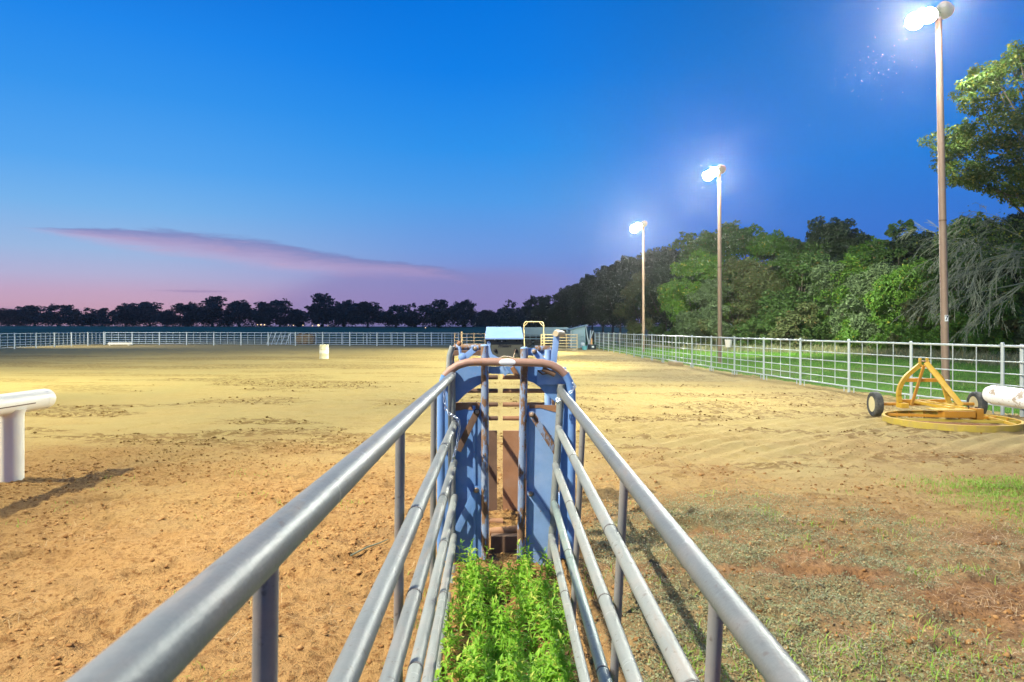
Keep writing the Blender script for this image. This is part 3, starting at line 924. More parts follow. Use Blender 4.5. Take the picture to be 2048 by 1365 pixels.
def dead_tree():
    rs = random.Random(31)
    base = Vector((px_to_x(2115, 25.5), 25.5, 0.05))
    t = thing('leafless_tree', base, 'bare grey tree with drooping leafless branches at the right edge below the leafy crown', 'tree')
    m_ = MB()
    tw = MB()

    def grow(p, dirv, length, r, depth, mb):
        n = 6
        pts, rr = [p], [r]
        q = p.copy(); dv = dirv.normalized()
        for k in range(n):
            dv = (dv + Vector((rs.uniform(-.16, .16), rs.uniform(-.16, .16), rs.uniform(-.12, .05) - 0.055 * (k / n) * (1 + depth * 0.3)))).normalized()
            q = q + dv * (length / n)
            pts.append(q.copy()); rr.append(max(0.0055, r * (1 - 0.8 * (k + 1) / n)))
        mb.tube(pts, rr, 5 if depth else 7, caps=False)
        if depth >= 4:
            return
        for k in range(5 if depth == 0 else 4 if depth == 1 else 3):
            i = rs.randint(1 if depth else 2, n - 1)
            dd = (pts[min(i + 1, n)] - pts[i]).normalized()
            sd = Vector((rs.uniform(-1, .6), rs.uniform(-.9, .9), rs.uniform(-.9, .5)))
            grow(pts[i], dd * 0.9 + sd * 0.55, length * rs.uniform(0.4, 0.65), max(0.007, rr[i] * 0.6), depth + 1, tw)

    m_.tube([base - Vector((0, 0, .1)), base + Vector((0, 0, 2.4)), base + Vector((-.2, -.1, 4.4))], [0.2, 0.16, 0.11], 9)
    for (z, dv, L) in ((4.3, (-1, -.2, .35), 4.2), (4.0, (-1, .1, .12), 4.4), (3.6, (-1, -.25, .10), 4.0), (4.2, (-.8, .3, .3), 3.8), (4.4, (-.9, -.1, .55), 3.4), (4.4, (-1, .3, .25), 4.6)):
        grow(base + Vector((-.12, -.05, z)), Vector(dv), L, 0.042, 0, m_)
    m_.obj('trunk', DEADWOOD, t)
    tw.obj('twigs', DEADWOOD, t)
    # a few surviving leaves
    n = 900
    c = np.array(P(1985, 480, 25.3)) + RNG.normal(size=(n, 3)) * np.array([1.1, 0.8, 0.45])
    v, f = leaf_quads(c, 0.10 * (0.6 + 0.8 * RNG.random(n)), unit(RNG.normal(size=(n, 3))), 0.6)
    link('leaves', np_mesh('leaves', v, f, LEAF_NEAR), t)


dead_tree()


# ------------------------------------------------------------------ light poles
def light_pole(base, top, r, heads, label, num=None, ring=None):
    t = thing('light_pole', base, label, 'light pole', 'floodlight poles along the right-hand fence')
    b, tp = Vector(base), Vector(top)
    m_ = MB(); m_.tube([b - Vector((0, 0, .1)), b.lerp(tp, .5), tp], [r, r * 0.92, r * 0.80], 18)
    m_.obj('shaft', POLE, t)
    MB().tube([tp, tp + Vector((0, 0, .05)), tp + Vector((0, 0, .09))], [r * .86, r * .8, r * .3], 18).obj('cap', LAMPBODY, t)
    if ring:
        for q in ring:
            c = b.lerp(tp, q)
            MB().tube([c, c + Vector((0, 0, .05))], r * 0.97, 18).obj('joint_band', RUST_DARK, t)
    a0, a1 = heads[0][0], heads[-1][0]
    MB().bar(tp + Vector(a0), tp + Vector(a1), 0.09, 0.09, (0, 0, 1), 0.01).obj('crossarm', LAMPBODY, t)
    for off, aim, size, lit in heads:
        c = tp + Vector(off); dv = Vector(aim).normalized()
        R = dv.to_track_quat('Z', 'Y').to_matrix()
        prof = [(size * .18, -size * .75), (size * .34, -size * .62), (size * .5, -size * .25), (size * .56, 0.0), (size * .58, 0.03)]
        hb = MB(); hb.lathe(prof, 20)
        hb.v = [tuple(R @ Vector(p) + c) for p in hb.v]
        ho = hb.obj('floodlight', LAMPBODY, t)
        ln = MB(); ln.lathe([(size * .53, .032), (size * .50, .06), (size * .3, .10)], 20)
        ln.v = [tuple(R @ Vector(p) + c) for p in ln.v]
        ln.obj('lens', LENS if lit else LENS_SIDE, ho)
        MB().tube([c - dv * size * .6, c - dv * size * .6 - Vector((0, 0, size * .2)), tp + Vector((off[0], off[1], off[2])) * 0.85], 0.03, 8).obj('bracket', LAMPBODY, ho)
    if num:
        z, d_ = num
        c = b.lerp(tp, (z - b.z) / (tp.z - b.z))
        pl = MB().box(c + Vector((-0.012, -r * 0.985 - .004, 0)), (0.105, 0.008, 0.19), None, 0.002).obj('number_plate', PAPER, t)
        cu = bpy.data.curves.new('numeral', 'FONT'); cu.body = '7'; cu.size = 0.2; cu.extrude = 0.002; cu.align_x = 'CENTER'; cu.align_y = 'CENTER'; cu.offset = 0.003
        cu.materials.append(BLACK)
        text_mesh('numeral', cu, c + Vector((-0.012, -r * 0.985 - .012, 0)), pl)
    return t


p1b = P(1892, 780, 21.0); p1b.z = 0.0
p1t = P(1877, 40, 21.0)
light_pole(p1b, p1t, 0.112, [((-1.05, -0.55, -0.28), (-.55, -.72, -.42), 0.44, True), ((-0.45, -0.25, 0.02), (-.45, -.80, -.40), 0.40, True), ((0.24, 0.10, 0.33), (.55, .75, -.12), 0.46, False)],
           'nearest tall light pole, marked with a number 7 plate, by the yellow drag', (H + 21 / FPX * 21.0, 21), (0.455,))
p2b = P(1440, 727, 37.2); p2b.z = 0.0
p2t = P(1438.5, 345, 37.2)
light_pole(p2b, p2t, 0.115, [((-0.72, -0.4, -0.28), (-.55, -.72, -.42), 0.46, True), ((-0.34, -0.2, -.02), (-.45, -.80, -.40), 0.42, True), ((0.14, 0.10, 0.18), (.6, .7, -.15), 0.44, False)],
           'middle tall light pole, standing behind the right-hand fence in front of the woods', None, (0.5,))
p3b = P(1287, 704, 55.0); p3b.z = 0.0
p3t = P(1286.5, 450, 55.0)
light_pole(p3b, p3t, 0.115, [((-0.80, -0.4, -0.40), (-.55, -.72, -.42), 0.55, True), ((-0.40, -0.2, -.15), (-.45, -.80, -.40), 0.48, True), ((0.12, 0.10, 0.10), (.6, .7, -.15), 0.44, False)],
           'farthest tall light pole, standing towards the corner with the shed')
for tp, w in ((p1t, 15000), (p2t, 35000), (p3t, 48000)):
    o = tp + Vector((-0.95, -0.95, -0.35))
    flood('arena_floodlight', o, (o.x - 26, o.y - 3.0, 0), w, MH, 104, 0.9, 0.15)
for tp, w in ((p1t, 9000), (p2t, 44000)):
    o = tp + Vector((0.6, 0.7, 0.3))
    flood('woods_floodlight', o, (o.x + 14, o.y + 26, 4.0), w, (0.95, 1.0, 0.80), 96, 0.8, 0.15)

# ------------------------------------------------------------------ right-hand pipe fence: posts, rails and stays one by one
RAIL_Z = (0.19, 0.41, 0.645, 0.90, 1.16, 1.50)
fence = thing('pipe_fence', (10.8, 15.0, 0), 'white welded pipe fence running along the right side from the yellow drag to the shed', 'fence')
for i, (x, y) in enumerate(FENCE_PTS):
    zt = 1.555 + random.uniform(-0.01, 0.015)
    m_ = MB().tube([(x, y, -.1), (x, y, zt)], 0.037, 10)
    m_.tube([(x, y, zt), (x, y, zt + .02)], [0.040, 0.02], 10)
    m_.obj('post', FENCE, fence)
    if i == 2:   # doubled gate post beside the drag
        MB().tube([(x + .17, y - .35, -.1), (x + .17, y - .35, 1.55)], 0.043, 10).obj('post', FENCE, fence)
for i in range(len(FENCE_PTS) - 1):
    a, b = Vector((*FENCE_PTS[i], 0)), Vector((*FENCE_PTS[i + 1], 0))
    dv = (b - a).normalized()
    near = i < 14
    for k, z in enumerate(RAIL_Z):
        r = 0.026 if k == 5 else 0.021 if k == 0 else 0.0135
        j = [random.uniform(-.006, .006) for _ in range(2)]
        MB().tube([a + dv * .04 + Vector((0, 0, z + j[0])), b - dv * .04 + Vector((0, 0, z + j[1]))], r, 8 if near else 6).obj('rail', FENCE, fence)
    for q in (0.25, 0.5, 0.75):
        c = a.lerp(b, q) + Vector((0, 0, 0)) - dv.cross(Vector((0, 0, 1))) * 0.02
        MB().tube([c + Vector((0, 0, RAIL_Z[0])), c + Vector((0, 0, RAIL_Z[5] - .02))], 0.0115, 6).obj('stay', FENCE, fence)
    if near:
        for q in (0.09, 0.91):
            c = a.lerp(b, q)
            MB().tube([c + Vector((0, 0, -.06)), c + Vector((0, 0, RAIL_Z[0] - .02))], 0.016, 6).obj('foot_peg', FENCE, fence)

# ------------------------------------------------------------------ back and left fence
back_fence = thing('pipe_fence', (-25, 75, 0), 'long dull white pipe fence closing the far end of the arena before the pasture', 'fence')
left_fence = thing('pipe_fence', (-47, 72, 0), 'white pipe fence at the far left of the arena, running in to the back corner', 'fence')


def pipe_run(root, pts, rz=(0.16, 0.38, 0.62, 0.87, 1.14, 1.44), r_post=0.062, stays=3, rr=0.021):
    rails = [MB() for _ in rz]
    st = MB()
    for i, p in enumerate(pts):
        x, y = p
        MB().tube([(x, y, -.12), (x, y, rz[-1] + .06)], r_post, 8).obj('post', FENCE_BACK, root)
        if i:
            a, b = Vector((*pts[i - 1], 0)), Vector((x, y, 0))
            for k, z in enumerate(rz):
                rails[k].tube([a + Vector((0, 0, z)), b + Vector((0, 0, z))], rr * (1.45 if k == len(rz) - 1 else 1), 6)
            for q in range(1, stays + 1):
                c = a.lerp(b, q / (stays + 1))
                st.tube([c + Vector((0, 0, rz[0])), c + Vector((0, 0, rz[-1]))], rr * 0.95, 5)
    for rb in rails:
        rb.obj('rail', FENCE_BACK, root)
    s_ = st.obj('stays', FENCE_BACK, root); s_['kind'] = 'stuff'


bp = []
for k in range(15):
    px = 210 + 54.4 * k
    d = 80.0 - 8.0 * k / 14
    bp.append((px_to_x(px, d), d))
bp = bp[:14]
pipe_run(back_fence, bp)
lp = [(px_to_x(px, d), d) for px, d in ((-160, 49), (-95, 53.5), (-30, 58.5), (29, 63.0), (72, 66.6), (109, 70), (143, 73.3), (176, 76.6), (210, 80.0))]
lp[-1] = (lp[-1][0] - 0.16, lp[-1][1] + .02)
pipe_run(left_fence, lp)
# a second, dimmer fence line beyond the back fence
far_fence = thing('pipe_fence', (-12, 86, 0), 'second fainter pipe fence standing behind the back fence, right of the hay', 'fence')
pipe_run(far_fence, [(px_to_x(px, 86), 86) for px in (581, 632, 684, 734, 784, 834, 884, 934)], rz=(0.2, 0.75, 1.25), stays=0)

# brown pipe gates at the end of the back fence
gx = [(px_to_x(px, 62.0), 62.0) for px in (909, 948)]
gt = thing('pipe_gate', (gx[0][0], 62, 0), 'rusty brown pipe gate beside the back fence left of the chute', 'gate')
for (xa, xb) in ((909, 922.5), (924, 970)):
    A, B = px_to_x(xa, 62), px_to_x(xb, 62)
    for z in (0.2, 0.5, 0.8, 1.1, 1.42):
        MB().tube([(A, 62, z), (B, 62, z)], 0.022, 6).obj('rail', TAN_RUST, gt)
    for q in ((0, 1) if xb < 930 else (0, 0.52, 1)):
        MB().tube([(A + (B - A) * q, 62, 0), (A + (B - A) * q, 62, 1.5)], 0.03, 6).obj('upright', TAN_RUST, gt)
MB().tube([(px_to_x(923, 62) , 61.9, -.1), (px_to_x(923, 62), 61.9, 1.62)], 0.075, 8).obj('gate_post', TAN_RUST, gt)

# hay, leaning panel and trough at the back fence
d = 82.0
hx = px_to_x(612, d)
hay = MB()
hv = []
for i in range(17):
    u = -1.05 + 2.1 * i / 16
    ring = []
    for k in range(26):
        a = 2 * PI * k / 26
        rr = 0.66 * (1 + 0.10 * math.sin(3 * a + i) + random.uniform(-.05, .05)) * (1 - 0.25 * (abs(u) / 1.05) ** 6)
        ring.append((hx + u, d + rr * math.cos(a), 0.62 + rr * math.sin(a)))
    hv.append(ring)
hay.v = [p for r_ in hv for p in r_]
for i in range(16):
    for k in range(26):
        hay.f.append((i * 26 + k, i * 26 + (k + 1) % 26, (i + 1) * 26 + (k + 1) % 26, (i + 1) * 26 + k)); hay.mi.append(0)
hay.f += [tuple(range(25, -1, -1)), tuple(16 * 26 + k for k in range(26))]; hay.mi += [0, 0]
tag(hay.obj('hay_bale', HAY), 'brown weathered round hay bale behind the back fence', 'hay bale')
lpn = thing('leaning_panel', (px_to_x(556, 79), 79, 0), 'pale livestock panel leaning askew against the back fence left of the hay', 'panel')
for k in range(5):
    xa = px_to_x(541 + 9.5 * k, 78.6)
    MB().tube([(xa - .25, 78.0, 0.05), (xa + .1, 78.7, 1.5)], 0.03, 6).obj('upright', FENCE_BACK, lpn)
for z in (0.2, 0.6, 1.0, 1.4):
    q = z / 1.5
    xa, xb = px_to_x(541, 78.6), px_to_x(579, 78.6)
    MB().tube([(xa - .25 + .35 * q, 78.0 + .7 * q, z), (xb - .25 + .35 * q, 78.0 + .7 * q, z)], 0.02, 6).obj('rail', FENCE_BACK, lpn)
tr = thing('feed_trough', (px_to_x(240, 77.5), 77.5, 0), 'long low white trough at the foot of the back fence near the left corner', 'trough')
m_ = MB()
xa, xb = px_to_x(218, 77.5), px_to_x(262, 77.5)
m_.box(((xa + xb) / 2, 77.3, .2), (xb - xa, .06, .22), None, .01).box(((xa + xb) / 2, 77.75, .2), (xb - xa, .06, .22), None, .01).box(((xa + xb) / 2, 77.52, .1), (xb - xa, .40, .04), None, .01)
m_.obj('trough_body', WHITE, tr)
for q in (.08, .92):
    MB().box((xa + (xb - xa) * q, 77.52, .03), (.1, .5, .09), None, .01).obj('foot', WHITE, tr)


# ------------------------------------------------------------------ barrel
def barrel():
    x, y = px_to_x(648, 42.8), 42.8
    t = thing('barrel', (x, y, 0), 'cream and white banded steel barrel standing alone out on the arena dirt', 'barrel')
    prof = [(.27, 0), (.29, .01), (.29, .03), (.282, .05), (.282, .27), (.296, .29), (.296, .31), (.282, .33), (.282, .56), (.296, .58), (.296, .60), (.282, .62), (.282, .84), (.29, .86), (.29, .88), (.265, .885), (.265, .87)]
    MB().lathe(prof, 28, (x, y, 0)).obj('drum', CREAM, t)
    MB().lathe([(.2835, .36), (.2835, .54)], 28, (x, y, 0)).obj('painted_band', WHITE, t)
    MB().lathe([(.03, .87), (.03, .90)], 10, (x + .15, y - .05, 0)).obj('bung', BLACK, t)


barrel()


# ------------------------------------------------------------------ far right corner: corral panel, bow frame, trailer, shed and odds and ends
def corral_panel():
    d = 58.0
    a, b = px_to_x(1082, d), px_to_x(1154, d)
    t = thing('corral_panel', (a, d, 0), 'tan tubular corral panel gate standing before the trailer and shed', 'panel')
    top = H - (670 - 658) / FPX * d
    bot = H - (699 - 658) / FPX * d
    for k in range(6):
        z = bot + (top - bot) * k / 5
        MB().tube([(a, d, z), (b, d, z)], 0.036, 8).obj('rail', TAN, t)
    for q in (0, .095, .70, 1):
        x = a + (b - a) * q
        MB().tube([(x, d - .03, 0), (x, d - .03, top + (.06 if q in (0, 1) else 0))], 0.04 if q in (0, 1) else .03, 8).obj('upright', TAN, t)
    MB().box((b - .25, d, .07), (.3, .3, .14), None, .02).obj('foot', TAN, t)


corral_panel()


def bow_frame():
    d = 57.0
    a, b = px_to_x(1047.5, d), px_to_x(1087, d)
    zt = H + (658 - 644) / FPX * d
    t = thing('bow_gate_frame', (a, d, 0), 'tan arched walk-through gate frame with corner braces beside the corral panel', 'gate frame')
    r = .22
    pts = [(a + .05, d, 0)]
    pts += [(a, d, zt - r)] + [(a + r - r * math.cos(q), d, zt - r + r * math.sin(q)) for q in (0.4, .8, 1.2)] + [(a + r, d, zt)]
    pts += [(b - r, d, zt)] + [(b - r + r * math.sin(q), d, zt - r + r * math.cos(q)) for q in (0.4, .8, 1.2)] + [(b, d, zt - r), (b, d, 0)]
    MB().tube(pts, 0.040, 8).obj('bow', TAN, t)
    for s, x in ((1, a), (-1, b)):
        MB().tube([(x, d, zt - .42), (x + s * .38, d, zt)], 0.026, 6).obj('brace', TAN, t)


bow_frame()


def trailer():
    d = 70.0
    a, b = px_to_x(1030, d), px_to_x(1138.5, d)
    zt = H + (658 - 655) / FPX * d
    zb = H - (670 - 658) / FPX * d
    t = thing('stock_trailer', ((a + b) / 2, d, 0), 'long pale blue-grey stock trailer with a rounded roof corner behind the corral panel', 'trailer')
    depth = 2.1
    # rounded upper body
    r = .35
    out = [(a, zb), (b + .06, zb), (b + .06, zt - r)] + [(b + .06 - r + r * math.cos(q), zt - r + r * math.sin(q)) for q in (.4, .8, 1.2)] + [(b + .06 - r, zt), (a, zt)]
    MB().prism([Vector((x, d, z)) for x, z in out], depth).obj('roof_shell', TRAILER, t)
    for k in range(2):
        MB().box(((a + b) / 2 - .3, d - .012, zb + .18 + .26 * k), (b - a - .9, .02, .03), None, .003).obj('side_rib', TRAILER, t)
    MB().box((px_to_x(1122, d), d - .012, (zt + zb) / 2 - .03), (1.1, .02, .36), None, .01).obj('window', BLACK, t)
    MB().box(((a + b) / 2, d + depth / 2 + .3, .72), (b - a - .3, depth - .8, zb - .72 + .45), None, .02).obj('shade_block', DARK, t)  # dark box that stands in for the shade behind the slats
    for k in range(9):
        x = a + (b - a) * (k + .5) / 9
        MB().box((x, d + .05, (zb + .45) / 2), (.05, .05, zb - .45), None, .004).obj('slat_post', TRAILER, t)
    for z in (.5, .85, 1.15):
        MB().box(((a + b) / 2, d + .10, z), (b - a - .1, .03, .10), None, .004).obj('side_slat', TRAILER, t)
    for x in (a + 1.4, a + 2.3):
        w = MB().lathe([(.2, -.1), (.36, -.1), (.38, -.05), (.38, .05), (.36, .1), (.2, .1)], 20, (x, d + .1, .38), 'Y').obj('wheel', TYRE, t)
    MB().box(((a + b) / 2, d + depth / 2, .47), (b - a - .1, depth, .08), None, .01).obj('chassis', BLACK, t)


trailer()


def shed():
    d = 66.0
    x0, x1 = px_to_x(1140, d), px_to_x(1172, d)
    zl, zr = H - (659.5 - 658) / FPX * d, H + (658 - 651) / FPX * d
    t = thing('loafing_shed', ((x0 + x1) / 2, d, 0), 'small blue-grey metal shed with a slanting roof at the far corner', 'shed')
    MB().prism([Vector((x0, d + .12, 0)), Vector((x1 - .05, d + .12, 0)), Vector((x1 - .05, d + .12, zr - .06)), Vector((x0, d + .12, zl - .06))], 2.4).obj('wall', SHEDBLUE, t)
    MB().bar((x0 - .22, d + 1.2, zl - .02), (x1 + .12, d + 1.2, zr + .03), 2.7, .06, (0, 0, 1)).obj('roof', TRAILER, t)
    MB().tube([(x0 + .1, d, 0), (x0 + .1, d, zl - .1)], .05, 8).obj('corner_post', FENCE_BACK, t)
    MB().tube([(x1 + .30, d - .3, 0), (x1 - .03, d, zr - .08)], .055, 8).obj('corner_post', FENCE, t)
    # pale door panel with an arched opening
    a, b = px_to_x(1147.5, d), px_to_x(1167, d)
    zt = H - (659.5 - 658) / FPX * d - .05
    pan = [Vector((a, d + .08, .55)), Vector((a, d + .08, zt)), Vector((b, d + .08, zt)), Vector((b, d + .08, .55)), Vector((b - .14, d + .08, .55))]
    cx, rr = (a + b) / 2, (b - a) / 2 - .14
    for k in range(0, 9):
        q = PI * k / 8
        pan.append(Vector((cx + rr * math.cos(q), d + .08, zt - .68 + rr * .9 * math.sin(q))))
    pan.append(Vector((a + .14, d + .08, .55)))
    MB().prism(pan, .03).obj('arched_panel', TRAILER, t)
    for z in (.35, .75, 1.1):
        MB().tube([(a + .1, d + .05, z), (b + .1, d + .05, z)], .03, 6).obj('gate_rail', SHEDBLUE, t)


shed()

for k, (pa, pb, lab) in enumerate((((1173.5, 698), (1186.5, 662), 'white pole leaning far over by the shed corner, crossing the upright one'), ((1179, 696), (1181.5, 661), 'nearly upright white pole leaning behind the tub by the shed'),
                                   ((1186, 694), (1192, 689), 'short white stick poking out of the dark tub'))):
    a, b = P(pa[0], pa[1], 62.5 + .2 * k), P(pb[0], pb[1], 63.2 + .2 * k)
    tag(MB().tube([a, b], [.055, .05] if k < 2 else [.03, .03], 8).obj('white_pole', FENCE), lab, 'pole')
x, y = px_to_x(1184, 61.5), 61.5
tb = thing('stock_tub', (x, y, 0), 'dark round rubber tub with a white label at the far corner by the fence', 'tub')
MB().lathe([(.34, 0), (.40, .42), (.43, .44), (.43, .47), (.36, .46), (.32, .08)], 22, (x, y, 0)).obj('tub_wall', NAVYP, tb)
MB().box((x + .03, y - .395, .26), (.2, .02, .14), None, .005).obj('paper_label', PAPER, tb)
x, y = px_to_x(1169, 60.5), 60.5
bk = thing('feed_bucket', (x, y, 0), 'pale teal feed bucket on the dirt beside the dark tub', 'bucket')
MB().lathe([(.2, 0), (.26, .32), (.28, .33), (.28, .36), (.23, .35), (.17, .04)], 20, (x, y, 0)).obj('bucket_wall', TEALP, bk)
MB().tube([(x - .27, y, .34), (x - .2, y - .22, .42), (x, y - .3, .45), (x + .2, y - .22, .42), (x + .27, y, .34)], .01, 6).obj('handle', CHAIN, bk)
x, y = px_to_x(1166, 61.2), 61.4
tag(MB().lathe([(.12, 0), (.19, .05), (.17, .18), (.2, .3), (.14, .42), (.05, .46)], 14, (x, y, .2)).obj('feed_sack', FENCE_BACK), 'small pale crumpled sack sitting behind the teal bucket', 'sack')
x, y = px_to_x(1183.2, 62.6), 62.6
cn = thing('traffic_cone', (x, y, 0), 'orange traffic cone standing behind the dark tub', 'cone')
MB().lathe([(.2, .04), (.16, .05), (.06, .98), (.03, 1.0)], 18, (x, y, 0)).obj('cone_body', CONE, cn)
MB().box((x, y, .025), (.44, .44, .05), None, .01).obj('cone_base', CONE, cn)

# block at the foot of the fence and bucket hung on it
bx = float(fence_x(36.0)) - .12
tag(MB().box((bx - .05, 34.9, .10), (.42, 1.3, .17), Matrix.Rotation(.05, 3, 'Z'), .02).obj('timber_block', WOOD), 'pale timber block lying at the foot of the right-hand fence', 'timber')
bx, by = float(fence_x(28.2)) - .12, 28.1
hb_ = thing('hanging_bucket', (bx, by, 1.05), 'white plastic bucket hung on a post of the right-hand fence', 'bucket')
MB().lathe([(.115, 1.12), (.15, 1.40), (.16, 1.41), (.16, 1.43), (.14, 1.43), (.10, 1.15)], 18, (bx, by, 0)).obj('bucket_wall', WHITE, hb_)
MB().tube([(bx - .15, by, 1.42), (bx - .05, by + .02, 1.52), (bx + .08, by, 1.53), (bx + .15, by, 1.42)], .006, 6).obj('handle', CHAIN, hb_)


# ------------------------------------------------------------------ white pipe rails at the mouths of the two roping boxes
def box_rail(x, yend, z, r, ymin, posty, label, material, loc, sleeve):
    t = thing('roping_box_rail', (x, posty, 0), label, 'pipe rail')
    pts = [(x, ymin, z), (x, yend - .10, z)]
    MB().tube(pts, r * (.94 if sleeve else 1), 28).obj('crossbar', material, t)
    if sleeve:   # thicker end sleeve with a rounded cap
        MB().tube([(x, yend - 1.12, z), (x, yend - 1.02, z), (x, yend - .14, z)], [r * .945, r * 1.05, r * 1.05], 28).obj('end_sleeve', material, t)
        MB().tube([(x, yend - .137, z), (x, yend - .05, z), (x, yend, z), (x, yend + .05, z), (x, yend + .07, z)], [r * 1.05, r * 1.04, r * .96, r * .72, r * .3], 28).obj('end_cap', material, t)
        MB().bar((x + r * .975, yend - 2.6, z - .02), (x + r * 1.0, yend - .4, z - .02), .014, .012, (1, 0, 0)).obj('seam', RUST_DARK, t)
    else:
        MB().tube([(x, yend - .102, z), (x, yend - .03, z), (x, yend + .04, z), (x, yend + .07, z)], [r * 1.03, r * 1.02, r * .85, r * .5], 28).obj('end_cap', material, t)
    MB().tube([(x, posty, -.15), (x, posty, z - r * .75)], r * .98, 28).obj('support_post', material, t)
    MB().tube([(x, posty, z - r * 1.35), (x, posty, z - r * 1.0), (x, posty, z - r * .55)], [r * .985, r * 1.02, r * 1.2], 28).obj('weld_collar', material, t)
    MB().tube([(x, posty, z - r * 1.75), (x, posty, z - r * 1.70)], r * 1.0, 28).obj('band', material, t)
    return t


box_rail(-6.15, 9.05, 0.96, 0.125, 1.5, 8.42, 'smooth white capped pipe rail on a stout post at the left edge of the arena', WHITE, None, True)
box_rail(6.52, 9.25, 0.99, 0.128, 2.0, 8.30, 'white pipe rail with peeling paint at the right edge near the yellow drag', WHITE_PEEL, None, False)


# ------------------------------------------------------------------ yellow arena drag
def drag():
    cx, cy, R = 8.62, 13.4, 1.17
    t = thing('arena_drag', (cx, cy, 0), 'yellow ring-shaped arena drag with a hitch frame and two small wheels by the right fence', 'drag')
    n = 56

    def ring(rad, z0, z1, th, tilt=0.0, a0=0, a1=2 * PI, closed=True):
        m_ = MB(); vs = []; fs = []
        k = n if closed else n + 1
        for i in range(k):
            a = a0 + (a1 - a0) * i / n
            for rr, zz in ((rad - th, z0), (rad + th, z0), (rad + th, z1), (rad - th, z1)):
                vs.append((cx + rr * math.cos(a), cy + rr * math.sin(a), zz + tilt * math.cos(a)))
        for i in range(n):
            a, b = i * 4, ((i + 1) % k) * 4
            for q in range(4):
                fs.append((a + q, b + q, b + (q + 1) % 4, a + (q + 1) % 4))
        if not closed:
            fs += [(0, 1, 2, 3), tuple(n * 4 + q for q in (3, 2, 1, 0))]
        m_._add(vs, fs)
        return m_

    ring(R, .02, .135, .012, .0).obj('drag_ring', YELLOW_MUD, t)
    ring(R - .02, .125, .14, .022, .0).obj('ring_flange', YELLOW, t)
    for i in range(22):
        a = 2 * PI * i / 22
        p = Vector((cx + (R - .05) * math.cos(a), cy + (R - .05) * math.sin(a), 0))
        MB().tube([p + Vector((0, 0, -.02)), p + Vector((0, 0, .12))], .016, 6).obj('tooth', ORANGE, t)
    # chords inside the ring
    for (a0, a1, m_) in ((3.02, -.35, YELLOW_MUD), (3.35, 5.2, RUST), (5.35, .45, YELLOW), (2.3, .25, ORANGE)):
        A = Vector((cx + (R - .03) * math.cos(a0), cy + (R - .03) * math.sin(a0), .095))
        B = Vector((cx + (R - .03) * math.cos(a1), cy + (R - .03) * math.sin(a1), .095))
        MB().bar(A, B, .055, .03, (0, 1, 0), .004).obj('ring_brace', m_, t)
    # centre box beam and pivot
    MB().box((cx + .06, cy - .10, .225), (.58, .24, .12), Matrix.Rotation(-.06, 3, 'Z'), .008).obj('box_beam', ORANGE, t)
    MB().box((cx + .02, cy + .02, .285 + .012), (.72, .40, .012), Matrix.Rotation(-.06, 3, 'Z'), .003).obj('top_plate', YELLOW, t)
    MB().box((cx + .46, cy - .08, .22), (.14, .22, .22), None, .008).obj('pivot_block', ORANGE, t)
    MB().tube([(cx + .46, cy - .08, .05), (cx + .46, cy - .08, .36)], .03, 10).obj('pivot_pin', RUST_DARK, t)
    # axle with two wheels
    ya = 14.62
    xl, xr = 7.86, 9.92
    MB().tube([(xl, ya, .27), (xr, ya, .27)], .035, 10).obj('axle', ORANGE, t)
    MB().bar((8.25, ya - .05, .33), (9.25, ya - .05, .33), .11, .09, (0, 0, 1), .006).obj('axle_beam', ORANGE, t)
    MB().bar((8.62, ya - .1, .33), (cx + .1, cy + .1, .30), .12, .06, (0, 0, 1), .005).obj('drawbar', YELLOW, t)
    MB().bar((8.80, ya - .1, .335), (cx + .38, cy + .1, .305), .10, .05, (0, 0, 1), .005).obj('drawbar', YELLOW, t)
    for x, yaw in ((xl - .06, -.10), (xr + .06, -.06)):
        Rm = Matrix.Rotation(yaw, 3, 'Z')
        prof = [(.165, -.075), (.235, -.082), (.262, -.062), (.268, -.03), (.268, .03), (.262, .062), (.235, .082), (.165, .075)]
        wy = MB(); wy.lathe(prof, 30, (0, 0, 0), 'X', caps=False)
        for k in (-.04, 0, .04):
            pass
        wy.v = [tuple(Rm @ Vector(p) + Vector((x, ya, .268))) for p in wy.v]
        w = wy.obj('wheel', TYRE, t)
        rm = MB(); rm.lathe([(.166, -.070), (.158, -.066), (.145, -.030), (.10, -.022), (.065, -.05), (.045, -.055), (.03, -.075)], 26, (0, 0, 0), 'X')
        rm.lathe([(.166, .070), (.150, .045), (.10, .03), (.05, .06)], 26, (0, 0, 0), 'X')
        rm.v = [tuple(Rm @ Vector(p) + Vector((x, ya, .268))) for p in rm.v]
        rm.obj('rim', RIM, w)
        for k in range(5):
            a = 2 * PI * k / 5
            q = Rm @ Vector((-.058, .055 * math.cos(a) * 1.9, .055 * math.sin(a) * 1.9)) + Vector((x, ya, .268))
            MB().tube([q, q + Rm @ Vector((.03, 0, 0))], .013, 6).obj('lug_nut', RUST_DARK, w)
    # arched hitch frame
    ax0, ax1, zt = 8.18, 9.16, 1.13
    cxh = (ax0 + ax1) / 2
    ywall = 14.35
    left = [(ax0, ywall, .28), (ax0 - .03, ywall, .55), (ax0 + .07, ywall, .80), (ax0 + .24, ywall, .98), (cxh - .06, ywall, zt)]
    right = [(ax1 + .06, ywall, .28), (ax1 - .02, ywall, .55), (ax1 - .10, ywall, .80), (ax1 - .24, ywall, .96), (cxh + .06, ywall, zt)]
